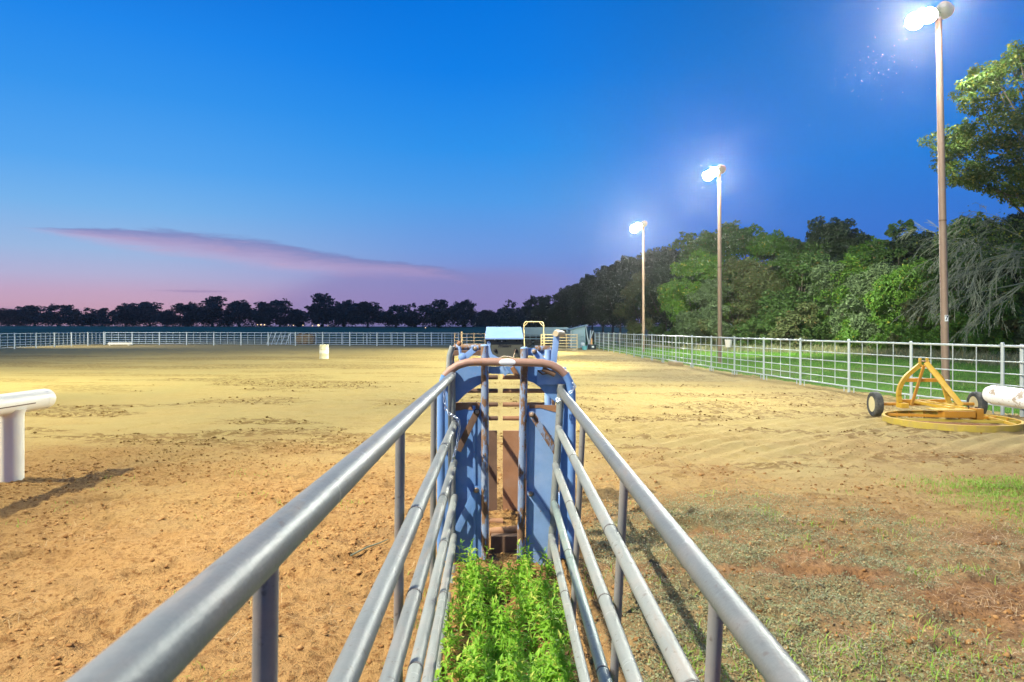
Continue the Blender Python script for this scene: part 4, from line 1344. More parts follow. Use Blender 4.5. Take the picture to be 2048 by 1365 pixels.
    for side in (left, right):
        # smooth the arch
        ps = [Vector(p) for p in side]
        sm = []
        for i in range(len(ps) - 1):
            for q in range(4):
                t_ = q / 4
                p0, p1, p2, p3 = ps[max(i - 1, 0)], ps[i], ps[i + 1], ps[min(i + 2, len(ps) - 1)]
                sm.append(.5 * ((2 * p1) + (p2 - p0) * t_ + (2 * p0 - 5 * p1 + 4 * p2 - p3) * t_ ** 2 + (3 * p1 - p0 - 3 * p2 + p3) * t_ ** 3))
        sm.append(ps[-1])
        m_ = MB()
        for i in range(len(sm) - 1):
            e = (sm[i + 1] - sm[i]).normalized() * .008
            m_.bar(sm[i] - e, sm[i + 1] + e, .085, .06, (0, 1, 0), .0)
        m_.obj('hitch_arch', YELLOW, t)
    for dx in (-.075, .075):
        MB().bar((cxh + dx, ywall, zt - .06), (cxh + dx, ywall, zt + .14), .055, .03, (0, 1, 0), .012).obj('hitch_lug', YELLOW, t)
    MB().tube([(cxh - .11, ywall, zt + .07), (cxh + .12, ywall, zt + .07)], .016, 8).obj('hitch_pin', BOLT, t)
    MB().box((cxh, ywall + .02, .80), (.78, .08, .075), None, .004).obj('cross_tie', ORANGE, t)
    MB().bar((cxh - .02, ywall - .05, zt - .02), (ax0 + .06, ywall - .30, .30), .055, .03, (0, 1, .3), .004).obj('stay_bar', ORANGE, t)
    MB().bar((cxh + .03, ywall - .04, zt + .04), (cx + .42, cy + .30, .33), .10, .06, (0, 1, .4), .006).obj('top_link', YELLOW, t)
    for s in (ax0, ax1):
        MB().box((s + .02, ywall - .05, .28), (.16, .2, .1), None, .006).obj('foot_plate', YELLOW, t)


drag()

# ------------------------------------------------------------------ alley panels leading to the chute
D0 = 5.4


def rail_pts(far, vpx, vpy, d0=D0, d1=-0.9):
    a = P(far[0], far[1], d0)
    dx, dz = (vpx - 1022) / FPX, -(vpy - 658) / FPX
    return a, a + Vector((dx * (d1 - d0), d1 - d0, dz * (d1 - d0)))


LEFT_F = [(905, 751), (909, 848), (908, 926), (909, 996), (908, 1075), (906, 1136)]
RIGHT_F = [(1121, 782), (1117, 858), (1111, 932), (1109, 1009), (1103, 1075)]
lpanel = thing('alley_panel', (-.45, 3, 0), 'left grey pipe side panel of the alley leading to the blue chute', 'alley panel', 'pipe panels of the cattle alley')
rpanel = thing('alley_panel', (.38, 3, 0), 'right grey pipe side panel of the alley leading to the blue chute', 'alley panel', 'pipe panels of the cattle alley')
LM = [GALV_TOP, GALV, GALV, GALV_PALE, GALV_PALE, GALV_PALE]
RM = [GALV_TOP, GALV_PALE, GALV_PALE, GALV_TEAL, GALV_PALE]
lr, rr_ = [], []
for panel, fars, mats_, vp, rad, store in ((lpanel, LEFT_F, LM, (980, 684), (.0285, .0280, .028, .0275, .0275, .0275), lr), (rpanel, RIGHT_F, RM, (998, 625), (.0305, .0275, .027, .027, .027), rr_)):
    for k, fp in enumerate(fars):
        a, b = rail_pts(fp, *((977, 684) if (panel is lpanel and k == 0) else vp))
        store.append((a, b, rad[k]))
        e = (b - a).normalized()
        n = 9
        pts = [a - e * .03, a - e * .025] + [a.lerp(b, q / n) for q in range(n + 1)]
        rads = [rad[k] * .45, rad[k] * .93] + [rad[k]] * (n + 1)
        MB().tube(pts, rads, 20).obj('rail', mats_[k], panel)
for side, panel, store in ((-1, lpanel, lr), (1, rpanel, rr_)):
    # far end post stands right behind the rail ends, inside their line
    top = store[0][0]; low = store[-1][0]
    for j, yy in enumerate((5.45, 4.15, 2.57, 1.02, -.55) if side < 0 else (5.45, 4.30, 2.88, 1.66, .2, -.7)):
        at = []
        for a, b, r in store:
            q = (yy - a.y) / (b.y - a.y)
            at.append((a.lerp(b, q), r))
        ptop, pr = at[0]; plow, lr2 = at[-1]
        off = .052 if j else .03
        s = Vector((side * off, 0, 0))
        zt = ptop.z + (.05 if j == 0 else -pr * 1.0)
        slope = (ptop.x - plow.x) / max(.2, (ptop.z - plow.z))
        pt = Vector((ptop.x + slope * (zt - ptop.z), yy, zt)) + s * (.3 if j == 0 else .9)
        pb = Vector((plow.x + slope * (-.05 - plow.z), yy, -.05)) + s * (.3 if j == 0 else 1.15)
        MB().tube([pb, pt], .030 if j == 0 else .0185, 14).obj('end_post' if j == 0 else 'post', GALV_PALE if j == 0 else GALV_POST, panel)
        if j:
            for (c, r) in at[1:]:
                w = MB()
                w.tube([c + Vector((0, -.004, 0)), c + Vector((0, .004, 0))], r + .0022, 20)
                w.obj('weld_mark', WELD, panel)


# ------------------------------------------------------------------ blue roping chute
def chute():
    t = thing('roping_chute', (-.04, 5.6, 0), 'blue steel roping chute with rusty hoop and control box at the end of the alley', 'chute')
    d = 5.47
    # front hoop
    dh = 5.40
    hp = [P(882, 1150, dh), P(882, 1000, dh), P(882, 800, dh), P(884, 770, dh), P(890, 752, dh), P(901, 741, dh), P(916, 731, dh), P(934, 725.5, dh), P(955, 724.2, dh), P(1000, 724.6, dh), P(1050, 725.3, dh), P(1085, 726.5, dh), P(1103, 730.5, dh), P(1119, 738.5, dh),
          P(1131, 750, dh), P(1139, 764, dh), P(1143, 784, dh), P(1144, 820, dh), P(1142.5, 1000, dh), P(1141, 1150, dh)]
    MB().tube(hp[4:15], .0315, 16, caps=False).obj('hoop', HOOP, t)
    lg = MB().tube(hp[:5], .0315, 16); lg.obj('hoop_leg', BLUE, t)
    lg = MB().tube(hp[14:], .0315, 16); lg.obj('hoop_leg', BLUE, t)
    bd = MB()
    c0 = P(1014.5, 724.8, dh)
    ov, fs = [], []
    rows, segs = 5, 22
    for i in range(segs):
        a = 2 * PI * i / segs
        for k in range(rows):
            q = (k + 1) / rows
            ex, ez = q * .067 * math.cos(a), q * .0285 * math.sin(a)
            ov.append((c0.x + ex, c0.y - math.sqrt(max(0, .0333 ** 2 - ez ** 2)), c0.z + ez))
    ov.append((c0.x, c0.y - .0333, c0.z))
    for i in range(segs):
        j = (i + 1) % segs
        fs.append((i * rows, j * rows, len(ov) - 1))
        for k in range(rows - 1):
            fs.append((i * rows + k, i * rows + k + 1, j * rows + k + 1, j * rows + k))
    bd._add(ov, fs)
    bd.obj('oval_sticker', PAPER, t)
    # inner uprights
    def up(pts, r=.031, m_=BLUE_RUST):
        return MB().tube(pts, r, 16).obj('upright', m_, t)
    up([P(970, 1118, d), P(970, 900, d), P(969.5, 693, d)])
    up([P(1041.5, 1118, d), P(1044, 950, d), P(1048.5, 720, d), P(1048.5, 698, d)])
    for px, py in ((969.5, 692.5), (1048.5, 697.5)):
        c = P(px, py, d)
        MB().tube([c, c + Vector((0, 0, .006)), c + Vector((0, 0, .014))], [.032, .030, .012], 16).obj('pipe_cap', BLUE_PALE, t)
    # outer hoop-side channels (blue sheets seen edge on)
    MB().bar(P(895, 745, d + .06), P(895, 1150, d + .06), .05, .04, (0, 1, 0)).obj('side_channel', BLUE, t)
    MB().bar(P(1128, 745, d + .06), P(1131, 1150, d + .06), .085, .04, (0, 1, 0)).obj('side_channel', BLUE, t)
    # gussets
    th = .008
    g1 = [zpx(*p, d + .02) for p in ((275, 560), (552, 548), (552, 718), (500, 748), (430, 795), (370, 845), (318, 900), (275, 906))]
    MB().prism(g1, th).obj('gusset', BLUE, t)
    g2 = [zpx(*p, d + .02) for p in ((1000, 548), (1376, 560), (1392, 640), (1392, 912), (1300, 915), (1245, 878), (1180, 822), (1120, 755), (1060, 712), (1000, 694))]
    MB().prism(g2, th).obj('gusset', BLUE, t)
    g3 = [zpx(*p, d - .015) for p in ((1094, 585), (1372, 590), (1380, 728), (1092, 732))]
    MB().prism(g3, .025).obj('latch_box', BLUE_PALE, t)
    g4 = [zpx(*p, d + .05) for p in ((620, 552), (932, 552), (932, 640), (860, 626), (700, 626), (620, 622))]
    MB().prism(g4, th).obj('head_plate', BLUE, t)
    MB().bar(zpx(745, 555, d + .03), zpx(800, 628, d + .03), .045, .008, (0, 1, 0)).obj('head_strap', BLUE_PALE, t)
    MB().tube([zpx(905, 655, d + .03), zpx(850, 560, d + .03)], .02, 10).obj('head_rod', RUST, t)
    # doors with folded edges
    dl = [(903, 806), (962, 806), (964, 1000), (965, 1118), (918, 1130), (903, 1130)]
    MB().prism([P(*p, d + .03) for p in dl], .006).obj('door', BLUE, t)
    MB().bar(P(948, 812, d + .022), P(949, 1122, d + .022), .022, .012, (0, 1, 0)).obj('door_fold', BLUE, t)
    dr = [(1057, 810), (1117, 811), (1117, 1135), (1085, 1132), (1053, 1120)]
    MB().prism([P(*p, d + .03) for p in dr], .006).obj('door', BLUE_PALE, t)
    MB().bar(P(1056, 812, d + .02), P(1054, 1120, d + .02), .020, .014, (0, 1, 0)).obj('door_fold', BLUE, t)
    MB().prism([P(*p, d + .026) for p in ((903, 806), (960, 806), (958, 822), (930, 819), (903, 824))], .0025).obj('rust_strip', RUST, t)
    MB().prism([P(*p, d + .026) for p in ((1058, 810), (1116, 811), (1116, 826), (1100, 822), (1080, 816), (1059, 818))], .0025).obj('rust_strip', RUST, t)
    # links with bolts
    def lk(a, b, w, m_, dd, bolt=True, sub=None):
        A, B = P(*a, dd), P(*b, dd)
        o = MB().bar(A, B, w, .012, (0, 1, 0), .003)
        e = (A - B).normalized()
        o.lathe([(w * .5, -.006), (w * .5, .006)], 18, A, 'Y')
        ob = o.obj('link', m_, t)
        if bolt:
            MB().lathe([(w * .16, -.034), (w * .30, -.030), (w * .32, -.012), (w * .34, -.008)], 12, A, 'Y').obj('bolt', BOLT, ob)
        return ob
    lk((954, 824), (916, 902), .052, RUST_DARK, d - .03)
    lk((1064, 829), (1113, 906), .052, BLUE_RUST, d - .03)
    lk((953, 980), (914, 1062), .058, BLUE, d - .03)
    lk((1061.5, 987), (1106, 1052), .056, BLUE_PALE, d - .03)
    lk((951, 697), (922, 722), .050, BLUE_PALE, d + .25)
    lk((1068, 703), (1096, 732), .052, BLUE_PALE, d + .25)
    b2 = P(925, 714, d + .2)
    MB().lathe([(.012, -.035), (.024, -.03), (.024, -.012), (.034, -.01), (.034, 0)], 14, b2, 'Y').obj('bolt', BLUE_PALE, t)
    # rear frame
    dr_ = 6.85
    MB().tube([P(903, 1020, dr_), P(903, 720, dr_), P(904, 700, dr_), P(910, 694.5, dr_), P(965, 694.5, dr_)], .028, 12).obj('rear_hoop', BLUE_RUST, t)
    MB().tube([P(1070, 697.5, dr_), P(1098, 697.5, dr_), P(1104, 703, dr_), P(1105, 725, dr_), P(1105, 1020, dr_)], .028, 12).obj('rear_hoop', BLUE_RUST, t)
    MB().box((P(1000, 704, dr_ + .05)), (1.0, .10, .075), None, .006).obj('rear_beam', BLUE, t)
    MB().box((P(935, 706, dr_ - .1)), (.30, .06, .05), None, .005).obj('rear_channel', RUST_DARK, t)
    MB().tube([P(1096, 700, 6.3), P(1096, 900, 6.3)], .032, 12).obj('rear_upright', BLUE_PALE, t)
    MB().tube([P(905, 693, 6.2), P(899, 712, 6.2), P(897, 750, 6.2), P(897, 1040, 6.2)], .026, 12).obj('rear_upright', GALV_PALE, t)
    # long side pipes joining the front and rear frames
    for px, py in ((886, 765), (1139, 770)):
        a = P(px, py, d)
        MB().tube([a, Vector((a.x + (.03 if a.x < 0 else -.05), dr_, a.z - .05))], .022, 10).obj('side_pipe', BLUE, t)
    for sx, px in ((-1, 884), (1, 1141)):
        for z in (.25, .95):
            x = P(px, 800, d).x
            MB().tube([(x, d, z), (x - sx * .02, dr_, z)], .02, 10).obj('side_pipe', BLUE, t)
    # rear gates: sheet below, bars above
    dg = 7.0
    for side, (xa, xb) in ((-1, (905, 994)), (1, (1005.5, 1108))):
        MB().prism([P(xa, 1022, dg), P(xb, 1022, dg), P(xb, 862, dg), P(xa, 862, dg)], .03).obj('gate_sheet', RUST_DARK if side < 0 else RUST, t)
        for py in (755, 782, 809.5, 837):
            e = P(xb, py, dg - .02); s = P(xa, py, dg - .02)
            o = Vector((-side * .012, 0, 0))
            MB().tube([s, e, e + o * .7, e + o], [.023, .023, .019, .008], 12).obj('gate_bar', RUST_DARK if (side < 0) else RUST, t)
    # sill pipes and kick box on the ground
    MB().tube([P(972, 1043, 6.5), P(1006, 1043, 6.5)], .03, 12).obj('sill_pipe', RUST, t)
    MB().tube([P(980, 1064, 5.95), P(1042, 1058, 5.95)], .034, 12).obj('sill_pipe', RUST, t)
    MB().box(P(1011, 1092, 5.95), (.25, .25, .24), None, .01).obj('kick_box', RUST_DARK, t)
    # lever with ball, tall handle with grip
    MB().tube([P(922, 726, 5.7), P(919.5, 694, 5.7)], .012, 10).obj('lever', BLUE_PALE, t)
    m_ = MB()
    c = P(918.5, 687.5, 5.7)
    m_.lathe([(.004, -.021), (.013, -.017), (.02, -.006), (.02, .006), (.013, .017), (.004, .021)], 14, c)
    m_.obj('lever_ball', RUST, t)
    hd = MB().bar(P(1113, 672, 5.85), P(1107, 727, 5.85), .052, .016, (0, 1, 0), .004).obj('handle_bar', BLUE_PALE, t)
    gp = MB().tube([P(1111, 668, 5.78), P(1115, 666.5, 5.85), P(1125, 668, 5.95)], [.024, .032, .026], 14)
    gp.obj('grip', TAN, hd)
    MB().bar(P(1107, 727, 5.86), P(1103, 760, 5.86), .055, .016, (0, 1, 0), .004).obj('handle_foot', BLUE, t)
    # control box with a sloping lid
    db = 6.55
    zt, zm, zb = P(0, 654, db + .2).z, P(0, 676.5, db).z, P(0, 716, db).z
    x0, x1 = P(971.5, 0, db).x, P(1046, 0, db).x
    x0b, x1b = P(973, 0, db + .2).x, P(1041.5, 0, db + .2).x
    lid = MB()
    lid._add([(x0 - .006, db - .02, zm), (x1 + .006, db - .02, zm), (x1b + .004, db + .26, zt), (x0b - .004, db + .26, zt),
              (x0 - .006, db - .02, zm - .012), (x1 + .006, db - .02, zm - .012), (x1b + .004, db + .26, zt - .012), (x0b - .004, db + .26, zt - .012)],
             [(0, 1, 2, 3), (7, 6, 5, 4), (0, 4, 5, 1), (1, 5, 6, 2), (2, 6, 7, 3), (3, 7, 4, 0)])
    bx = thing_part = MB()
    bx._add([(x0, db + .02, zb), (x1, db + .02, zb), (x1, db + .25, zb), (x0, db + .25, zb), (x0, db + .02, zm - .016), (x1, db + .02, zm - .016), (x1b, db + .25, zt - .016), (x0b, db + .25, zt - .016)],
            [(0, 1, 5, 4), (1, 2, 6, 5), (2, 3, 7, 6), (3, 0, 4, 7), (4, 5, 6, 7), (3, 2, 1, 0)])
    bo = bx.obj('control_box', BLACK, t)
    lid.obj('lid', BLUE_PALE, bo)
    # front face plate with ragged pale lower left edge
    fp = [P(px, py, db + .012) for px, py in ((973, 678), (1045, 678), (1045, 714.5), (996, 714.5), (991, 712), (985, 709), (982.5, 702), (980.5, 694), (982, 686), (975, 682))]
    MB().prism(fp, .006).obj('face_plate', OLIVE, bo)
    rg = [P(px, py, db + .006) for px, py in ((974, 684), (978, 682), (981.5, 687), (980.5, 694), (982, 702), (985, 709), (994, 714), (999, 716), (979, 716), (976.5, 700))]
    MB().prism(rg, .005).obj('torn_edge', BLUE_PALE, bo)
    for px, py, r in ((995.5, 682.5, .008), (1010.5, 682, .009), (1033, 681.7, .008), (1040.5, 681.7, .010)):
        MB().lathe([(r, -.012), (r, .004)], 12, P(px, py, db + .01), 'Y').obj('knob', BLACK, bo)
    for px, py in ((989.5, 680), (1003.5, 683)):
        MB().lathe([(.005, -.008), (.005, .004)], 10, P(px, py, db + .01), 'Y').obj('indicator', PAPER, bo)
    for px, py in ((990.5, 701), (1031.5, 701)):
        MB().lathe([(.007, -.014), (.012, -.012), (.017, -.002), (.017, .004)], 14, P(px, py, db + .01), 'Y').obj('socket', BLACK, bo)
    cu = bpy.data.curves.new('lettering', 'FONT'); cu.body = 'Priefert'; cu.size = .040; cu.extrude = .0008; cu.align_x = 'CENTER'; cu.align_y = 'CENTER'; cu.shear = .25; cu.offset = .0009
    cu.materials.append(BLACK)
    text_mesh('lettering', cu, P(1009, 692.3, db + .0105), bo)
    # cable from the socket down to the hoop
    MB().tube([P(1031, 700, db), P(1029, 706, db - .05), P(1026.5, 716, db - .25), P(1018, 714, dh + .35), P(1006, 713, dh + .2), P(994, 719, dh + .05)], .004, 6).obj('cable', BOLT, t)
    MB().tube([P(1076, 742, d - .02), P(1085, 749, d - .05), P(1097, 747, d - .06), P(1104, 743, d - .05)], .006, 6).obj('wire_loop', RUST_DARK, t)
    MB().tube([P(1085, 738, d - .06), P(1110, 750, d - .06)], .02, 10).obj('latch_rod', RUST_DARK, t)
    # mud at the foot of the doors
    MB().tube([P(1053, 1118, d - .02), P(1041, 1122, d - .04), P(1048, 1134, d - .03)], [.02, .03, .025], 8).obj('mud_clump', MUD, t)


chute()


# ------------------------------------------------------------------ chains
def chain_mesh():
    m_ = MB()
    L, W, r = .026, .014, .0042
    pts = []
    for k in range(17):
        a = 2 * PI * k / 16
        x = W * .62 * math.cos(a)
        z = (L - W) * (1 if math.sin(a) > 0 else -1) * .5 * min(1, abs(math.sin(a)) * 3) + W * .62 * math.sin(a)
        pts.append((x, 0, z))
    m_.tube(pts, r, 6, caps=False)
    return m_.mesh('link', CHAIN)


LINK = chain_mesh()


def chain(path, label, group='chains tying the alley panels to the chute'):
    t = thing('chain', path[0], label, 'chain', group)
    ps = [Vector(p) for p in path]
    # resample
    seg = [(ps[i], ps[i + 1], (ps[i + 1] - ps[i]).length) for i in range(len(ps) - 1)]
    tot = sum(s[2] for s in seg)
    n = int(tot / .0268)
    for k in range(n):
        q = (k + .5) / n * tot
        for a, b, l in seg:
            if q <= l:
                break
            q -= l
        p = a.lerp(b, q / l)
        dv = (b - a).normalized()
        o = bpy.data.objects.new('link', LINK); COL.objects.link(o); o.parent = t
        R = dv.to_track_quat('Z', 'Y').to_matrix() @ Matrix.Rotation(PI / 2 * (k % 2) + .5, 3, 'Z')
        o.matrix_basis = Matrix.Translation(p - Vector(path[0])) @ R.to_4x4()


dc = 5.31
chain([P(889, 772, dc + .05), P(889, 800, dc + .02), P(892, 818, dc), P(899, 829, dc - .03), P(910, 834, dc - .03), P(917.5, 841, dc - .03), P(919, 858, dc - .03), P(914, 890, dc - .03), P(907, 916, dc - .03), P(903, 926, dc - .02)],
      'galvanised chain looped round the end post of the left alley panel')
chain([P(1145, 765, dc + .02), P(1150, 772, dc + .02), P(1146, 781, dc), P(1137, 788, dc), P(1128, 794, dc - .01), P(1119, 800, dc - .01), P(1114, 801, dc)],
      'short chain hanging from the rusty hoop over the right alley panel')
chain([P(1114, 796, dc), P(1116, 806, dc - .02), P(1121, 808, dc - .02)], 'last few chain links dangling under the top rail of the right alley panel')


# ------------------------------------------------------------------ ground cover
def gz(x, y):
    return ground_h(np.asarray(x, float), np.asarray(y, float))


def blades(name, pos, h, w, lean, material, segs=2):
    """curved grass blades: tapered ribbons"""
    n = len(pos)
    a = RNG.random(n) * 2 * PI
    dirx, diry = np.cos(a), np.sin(a)
    px_, py_ = -diry, dirx
    lv = lean * (0.4 + RNG.random(n) * 1.2)
    vs = np.zeros((n, 2 * segs + 1, 3))
    for s in range(segs + 1):
        t = s / segs
        off = lv * h * t * t
        z = h * t * (1 - 0.35 * lv * t)
        c = np.stack([pos[:, 0] + dirx * off, pos[:, 1] + diry * off, pos[:, 2] + z], 1)
        if s == segs:
            vs[:, 2 * segs] = c
        else:
            ww = w * (1 - 0.55 * t) * (0.75 if s == 0 else 1.0)
            vs[:, 2 * s] = c - np.stack([px_ * ww, py_ * ww, 0 * ww], 1)
            vs[:, 2 * s + 1] = c + np.stack([px_ * ww, py_ * ww, 0 * ww], 1)
    k = 2 * segs + 1
    base = np.arange(n)[:, None] * k
    fs = []
    for s in range(segs - 1):
        fs.append(base + np.array([[2 * s, 2 * s + 1, 2 * s + 3]])); fs.append(base + np.array([[2 * s, 2 * s + 3, 2 * s + 2]]))
    fs.append(base + np.array([[2 * segs - 2, 2 * segs - 1, 2 * segs]]))
    return np_mesh(name, vs.reshape(-1, 3), np.concatenate(fs), material)


# weeds inside the alley: leafy stems
def weeds():
    vs, fs, off = [], [], 0
    pts = []
    while len(pts) < 1050:
        y = 1.5 + (5.3 - 1.5) * RNG.random()
        x = -0.38 + 0.70 * RNG.random()
        dens = fbm(np.array([x * 3.0]), np.array([y * 2.0]), 121, 3)[0]
        gap = (x > 0.12 and 2.2 < y < 3.6 and dens < 0.56)
        if gap or dens < 0.28:
            continue
        pts.append((x, y))
    lp_, ls_, ln_, ld_ = [], [], [], []
    stems = MB()
    for (x, y) in pts:
        z0 = gz([x], [y])[0]
        hh = RNG.uniform(0.06, 0.18) * (1.0 if RNG.random() < .93 else 1.5)
        if y > 4.9:
            if RNG.random() < 0.6:
                continue
            hh *= 1.5 if abs(x + .04) > .12 else 0.7
        a = RNG.uniform(0, 6.28); le = RNG.uniform(0.05, 0.35) * hh
        top = np.array([x + le * math.cos(a), y + le * math.sin(a), z0 + hh])
        b = np.array([x, y, z0])
        stems.tube([b, (b + top) / 2 + np.array([0, 0, hh * .06]), top], [.0028, .0022, .001], 3, caps=False)
        nl = int(7 + hh * 40)
        for k in range(nl):
            q = 0.15 + 0.85 * (k + RNG.random()) / nl
            p = b + (top - b) * q
            ang = k * 2.4 + RNG.uniform(-.4, .4)
            L = RNG.uniform(0.05, 0.105) * (1.15 - 0.45 * q)
            elev = RNG.uniform(-0.05, 0.75) if q < .85 else RNG.uniform(.6, 1.2)
            dv = np.array([math.cos(ang) * math.cos(elev), math.sin(ang) * math.cos(elev), math.sin(elev)])
            sd = np.cross(dv, [0, 0, 1.0]); sd /= np.linalg.norm(sd) + 1e-9
            up = np.cross(sd, dv)
            W = L * RNG.uniform(.09, .145)
            m1 = p + dv * L * .4 + up * L * .05
            tip = p + dv * L - np.array([0, 0, L * .25])
            vs += [p, m1 - sd * W + up * W * .5, m1, m1 + sd * W + up * W * .5, tip]
            fs += [(off, off + 2, off + 1), (off, off + 3, off + 2), (off + 1, off + 2, off + 4), (off + 2, off + 3, off + 4)]
            off += 5
    o = link('weeds', np_mesh('weeds', np.array(vs), np.array(fs), WEED))
    tag(o, 'bright green leafy weeds filling the alley floor between the panels', 'weeds', kind='stuff')
    so = stems.obj('weed_stems', WEED, o)
    so['kind'] = 'stuff'


weeds()


def scatter(n, x0, x1, y0, y1, prob):
    x = RNG.uniform(x0, x1, n); y = RNG.uniform(y0, y1, n)
    k = RNG.random(n) < prob(x, y)
    x, y = x[k], y[k]
    return np.stack([x, y, gz(x, y)], 1)


# creeping cover on the right of the alley
def cover_prob(x, y):
    c, cov, red, reg = masks(x, y)
    return np.clip(cov, 0, 1) * (0.55 + 0.45 * sst(fbm(x * 4, y * 4, 131, 3), 0.35, 0.6))


p = scatter(330000, 0.45, 7.5, 1.2, 8.6, cover_prob)
n = len(p)
p[:, 2] += 0.003 + 0.020 * RNG.random(n)
v, f = leaf_quads(p, 0.010 + 0.015 * RNG.random(n), unit(RNG.normal(size=(n, 3)) * 0.55 + np.array([-0.3, -0.1, 1.0])), 0.5, 0.1)
o = link('creeping_cover', np_mesh('creeping_cover', v, f, MOSS))
tag(o, 'grey-green creeping ground cover over the red soil right of the alley', 'ground cover', kind='stuff')

# brighter short grass: right edge, and along the right panel
def grass_prob(x, y):
    w = fbm(x * 1.1, y * 1.1, 141, 4)
    a = sst(x, 4.4, 5.4) * (1 - sst(x + 0, 7.2, 8.0)) * sst(y, 5.9, 6.5) * (1 - sst(y, 7.9, 8.9)) * (0.25 + 0.75 * sst(w, 0.36, 0.5)) * 3.0
    b = sst(x, 0.5, 0.62) * (1 - sst(x, 0.9, 1.35)) * sst(y, 2.0, 2.6) * (1 - sst(y, 4.2, 5.4)) * sst(w, 0.42, 0.55)
    c = sst(x, 0.8, 1.4) * (1 - sst(x, 2.4, 3.6)) * (1 - sst(y, 3.4, 4.4)) * sst(w, 0.44, 0.58) * 0.6
    d_ = (1 - sst(np.abs(x + 0.55), 0.12, 0.3)) * (1 - sst(y, 3.0, 5.5)) * sst(w, 0.5, 0.6) * 0.5
    e = sst(x, 1.0, 3) * (1 - sst(y, 6.8, 8.6)) * sst(fbm(x * 2.3, y * 2.3, 145, 3), 0.60, 0.72) * 0.35
    f_ = sst(-x, 0.5, .9) * (1 - sst(y, 6, 12)) * sst(fbm(x * 1.7, y * 1.7, 146, 3), 0.68, 0.74) * 0.12
    return np.clip(a + b + c + d_ + e + f_, 0, 1)


p = scatter(170000, -5, 8, 1.2, 9.5, grass_prob)
n = len(p)
o = link('short_grass', blades('short_grass', p, 0.03 + 0.06 * RNG.random(n), 0.0022 + 0.002 * RNG.random(n), 0.9, GRASSM))
tag(o, 'tufts of bright short grass on the soil at the right and along the alley', 'grass', kind='stuff')

p = scatter(34000, 4.2, 8.5, 5.8, 9.0, lambda x, y: sst(x + 0.9 * (fbm(x * 1.1, y * 1.1, 147, 4) - 0.5) * 4, 4.6, 5.6) * sst(y, 5.9, 6.5) * (1 - sst(y, 7.9, 8.8)) * sst(fbm(x * 2.4, y * 2.4, 148, 3), 0.36, 0.56))
n = len(p)
o = link('green_turf', blades('green_turf', p, 0.025 + 0.05 * RNG.random(n), 0.004 + 0.003 * RNG.random(n), 1.0, GRASSM))
tag(o, 'patch of bright green turf at the right edge below the yellow drag', 'grass', kind='stuff')

# dry straw and stalks
def straw_prob(x, y):
    c, cov, red, reg = masks(x, y)
    w = sst(fbm(x * 1.6, y * 1.6, 151, 4), 0.48, 0.66)
    return np.clip(0.75 * reg * w * (0.6 + 0.6 * sst(x - 0.5 * y, -0.4, 1.0)) + 0.32 * (x < 0.3) * c * w * (1 - sst(y, 5, 9)) + .25 * (x < -5.2) * (1 - sst(np.abs(y - 8.7), .2, .9)), 0, 1)


p = scatter(75000, -7.5, 7.5, 1.2, 9.6, straw_prob)
n = len(p)
p[:, 2] += 0.004
o = link('dry_straw', blades('dry_straw', p, 0.035 + 0.08 * RNG.random(n) ** 2, 0.0012 + 0.0012 * RNG.random(n), 2.2, STRAW))
tag(o, 'bits of dry straw and dead grass scattered on the foreground soil', 'straw', kind='stuff')
# fallen twig on the dirt left of the alley
a = Vector((-1.34, 5.70, float(gz([-1.34], [5.70])[0]) + .02)); b = Vector((-1.07, 5.95, float(gz([-1.07], [5.95])[0]) + .02))
tag(MB().tube([a, a.lerp(b, .4) + Vector((.01, 0, .015)), a.lerp(b, .75), b], [.008, .007, .006, .003], 7).obj('dry_stick', DEADWOOD), 'pale dry stick lying on the soil left of the alley', 'stick')


# grass blades on the verge
def verge_blades():
    n = 120000
    y = 8 + 60 * RNG.random(n) ** 1.35
    x = fence_x(y) + 0.15 + RNG.random(n) * np.interp(y, [8, 20, 45, 68], [16, 18, 20, 12])
    w = fbm(x * .5, y * .5, 161, 4)
    k = (x < y * 0.86 + 3) & (RNG.random(n) < sst(w, 0.30, 0.5))
    x, y = x[k], y[k]
    z = verge_h(x, y)
    n = len(x)
    sc = 1 + 0.025 * (y - 12)
    o = link('verge_grass', blades('verge_grass', np.stack([x, y, z], 1), (0.06 + 0.14 * RNG.random(n) ** 2) * (1 + 0.01 * y), 0.006 * sc, 0.7, VERGE, 1))
    tag(o, 'green grass growing on the verge between the right fence and the woods', 'grass', kind='stuff')
    # long rough grass in front of the woods
    n = 26000
    t = RNG.random(n)
    px = 1250 + 830 * t
    d = np.interp(px, [1250, 1400, 1500, 1650, 1800, 1900, 2080], [74, 58, 55, 50, 42, 38, 32]) + RNG.normal(size=n) * 1.3
    x = (px - 1022) / FPX * d
    o = link('tall_grass', blades('tall_grass', np.stack([x, d, verge_h(x, d)], 1), 0.25 + 0.55 * RNG.random(n) ** 2, 0.02 + 0 * d, 0.6, MOSS, 2))
    tag(o, 'rough tall grass fringing the foot of the woods', 'grass', kind='stuff')


verge_blades()


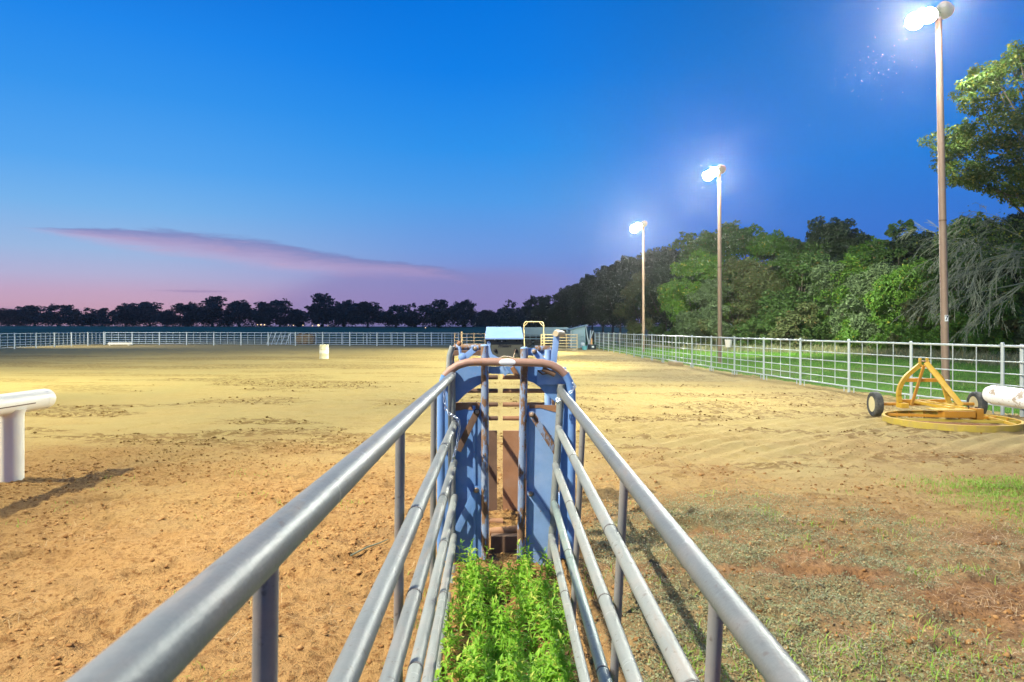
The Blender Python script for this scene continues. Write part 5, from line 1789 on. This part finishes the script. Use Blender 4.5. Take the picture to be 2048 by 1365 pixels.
# clods and crumbs of soil
def clods():
    iv = np.array([(1, 0, 0), (0, 1, 0), (-1, 0, 0), (0, -1, 0), (0, 0, 1), (0, 0, -1)], float)
    iF = np.array([(0, 1, 4), (1, 2, 4), (2, 3, 4), (3, 0, 4), (1, 0, 5), (2, 1, 5), (3, 2, 5), (0, 3, 5)])

    def prob(x, y):
        c, cov, red, reg = masks(x, y)
        lump = sst(fbm(x * 1.3, y * 1.3, 171, 4), 0.46, 0.62)
        return np.clip(c * (0.12 + 0.8 * lump) * (1 - .75 * cov), 0, 1)
    p1 = scatter(90000, -6.5, 6.5, 1.3, 11.5, prob)

    def prob2(x, y):
        return debris(x, y) * sst(fbm(x * 3.0, y * 3.0, 85, 3), 0.42, 0.6)
    p2 = scatter(42000, -12, 9.5, 7.5, 24, prob2)
    pp = np.concatenate([p1, p2])
    k1 = len(p1)
    n = len(pp)
    s = 0.0035 + 0.020 * RNG.random(n) ** 7
    s[k1:] = 0.006 + 0.030 * RNG.random(n - k1) ** 5
    jit = 1 + 0.35 * RNG.normal(size=(n, len(iv), 1))
    sc = (s[:, None] * (0.7 + 0.6 * RNG.random((n, 3))))
    v = iv[None] * np.clip(jit, .5, 1.6) * sc[:, None, :]
    v[:, :, 2] *= .7
    a = RNG.random(n) * 6.28
    ca, sa = np.cos(a)[:, None], np.sin(a)[:, None]
    vx = v[:, :, 0] * ca - v[:, :, 1] * sa; vy = v[:, :, 0] * sa + v[:, :, 1] * ca
    v = np.stack([vx + pp[:, None, 0], vy + pp[:, None, 1], v[:, :, 2] + pp[:, None, 2] + s[:, None] * .3], 2)
    f = (iF[None] + np.arange(n)[:, None, None] * len(iv)).reshape(-1, 3)
    m_, g = mat('clod_soil')
    ge = g.new('ShaderNodeNewGeometry')
    ps = g.new('ShaderNodeSeparateXYZ'); g.put(ps.inputs[0], ge.outputs['Position'])
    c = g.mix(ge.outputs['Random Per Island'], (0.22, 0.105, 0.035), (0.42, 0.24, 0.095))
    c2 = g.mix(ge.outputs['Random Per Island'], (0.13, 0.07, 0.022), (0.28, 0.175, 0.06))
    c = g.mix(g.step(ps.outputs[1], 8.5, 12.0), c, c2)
    b = g.new('ShaderNodeBsdfPrincipled'); g.put(b.inputs['Base Color'], c); b.inputs['Roughness'].default_value = .95; b.inputs['Specular IOR Level'].default_value = .1
    finish(g, b.outputs[0])
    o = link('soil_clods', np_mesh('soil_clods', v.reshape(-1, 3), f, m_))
    tag(o, 'loose clods and crumbs of orange soil strewn over the arena', 'soil', kind='stuff')


clods()


# ------------------------------------------------------------------ added haze that stands in for lens glare round the lamps
m_, g = mat('glow_haze')
v = g.new('ShaderNodeVolumePrincipled')
v.inputs['Color'].default_value = (0.97, 0.98, 1.0, 1.0); v.inputs['Density'].default_value = 0.00026; v.inputs['Anisotropy'].default_value = 0.89
o_ = g.new('ShaderNodeOutputMaterial'); g.t.links.new(v.outputs[0], o_.inputs['Volume'])
hz = MB().box((0, 1500, 8.0), (7400, 6400, 20.0)).obj('haze', m_, None, False)
tag(hz, 'thin added haze that makes the glow around the floodlights', kind='stuff')

# insects circling the lamps
iv = np.array([(1, 0, 0), (0, 1, 0), (-1, 0, 0), (0, -1, 0), (0, 0, 1), (0, 0, -1)], float)
iF = np.array([(0, 1, 4), (1, 2, 4), (2, 3, 4), (3, 0, 4), (1, 0, 5), (2, 1, 5), (3, 2, 5), (0, 3, 5)])
pp = np.array(p1t) + np.array([-2.2, -.4, -1.6]) + RNG.normal(size=(60, 3)) * np.array([.9, .6, .7])
sz = 0.004 + 0.006 * RNG.random(60)
v = (iv[None] * sz[:, None, None] + pp[:, None, :]).reshape(-1, 3)
f = (iF[None] + np.arange(len(pp))[:, None, None] * 6).reshape(-1, 3)
tag(link('insects', np_mesh('insects', v, f, PAPER)), 'pale specks of insects swarming in the light below the nearest floodlight', 'insects', kind='stuff')
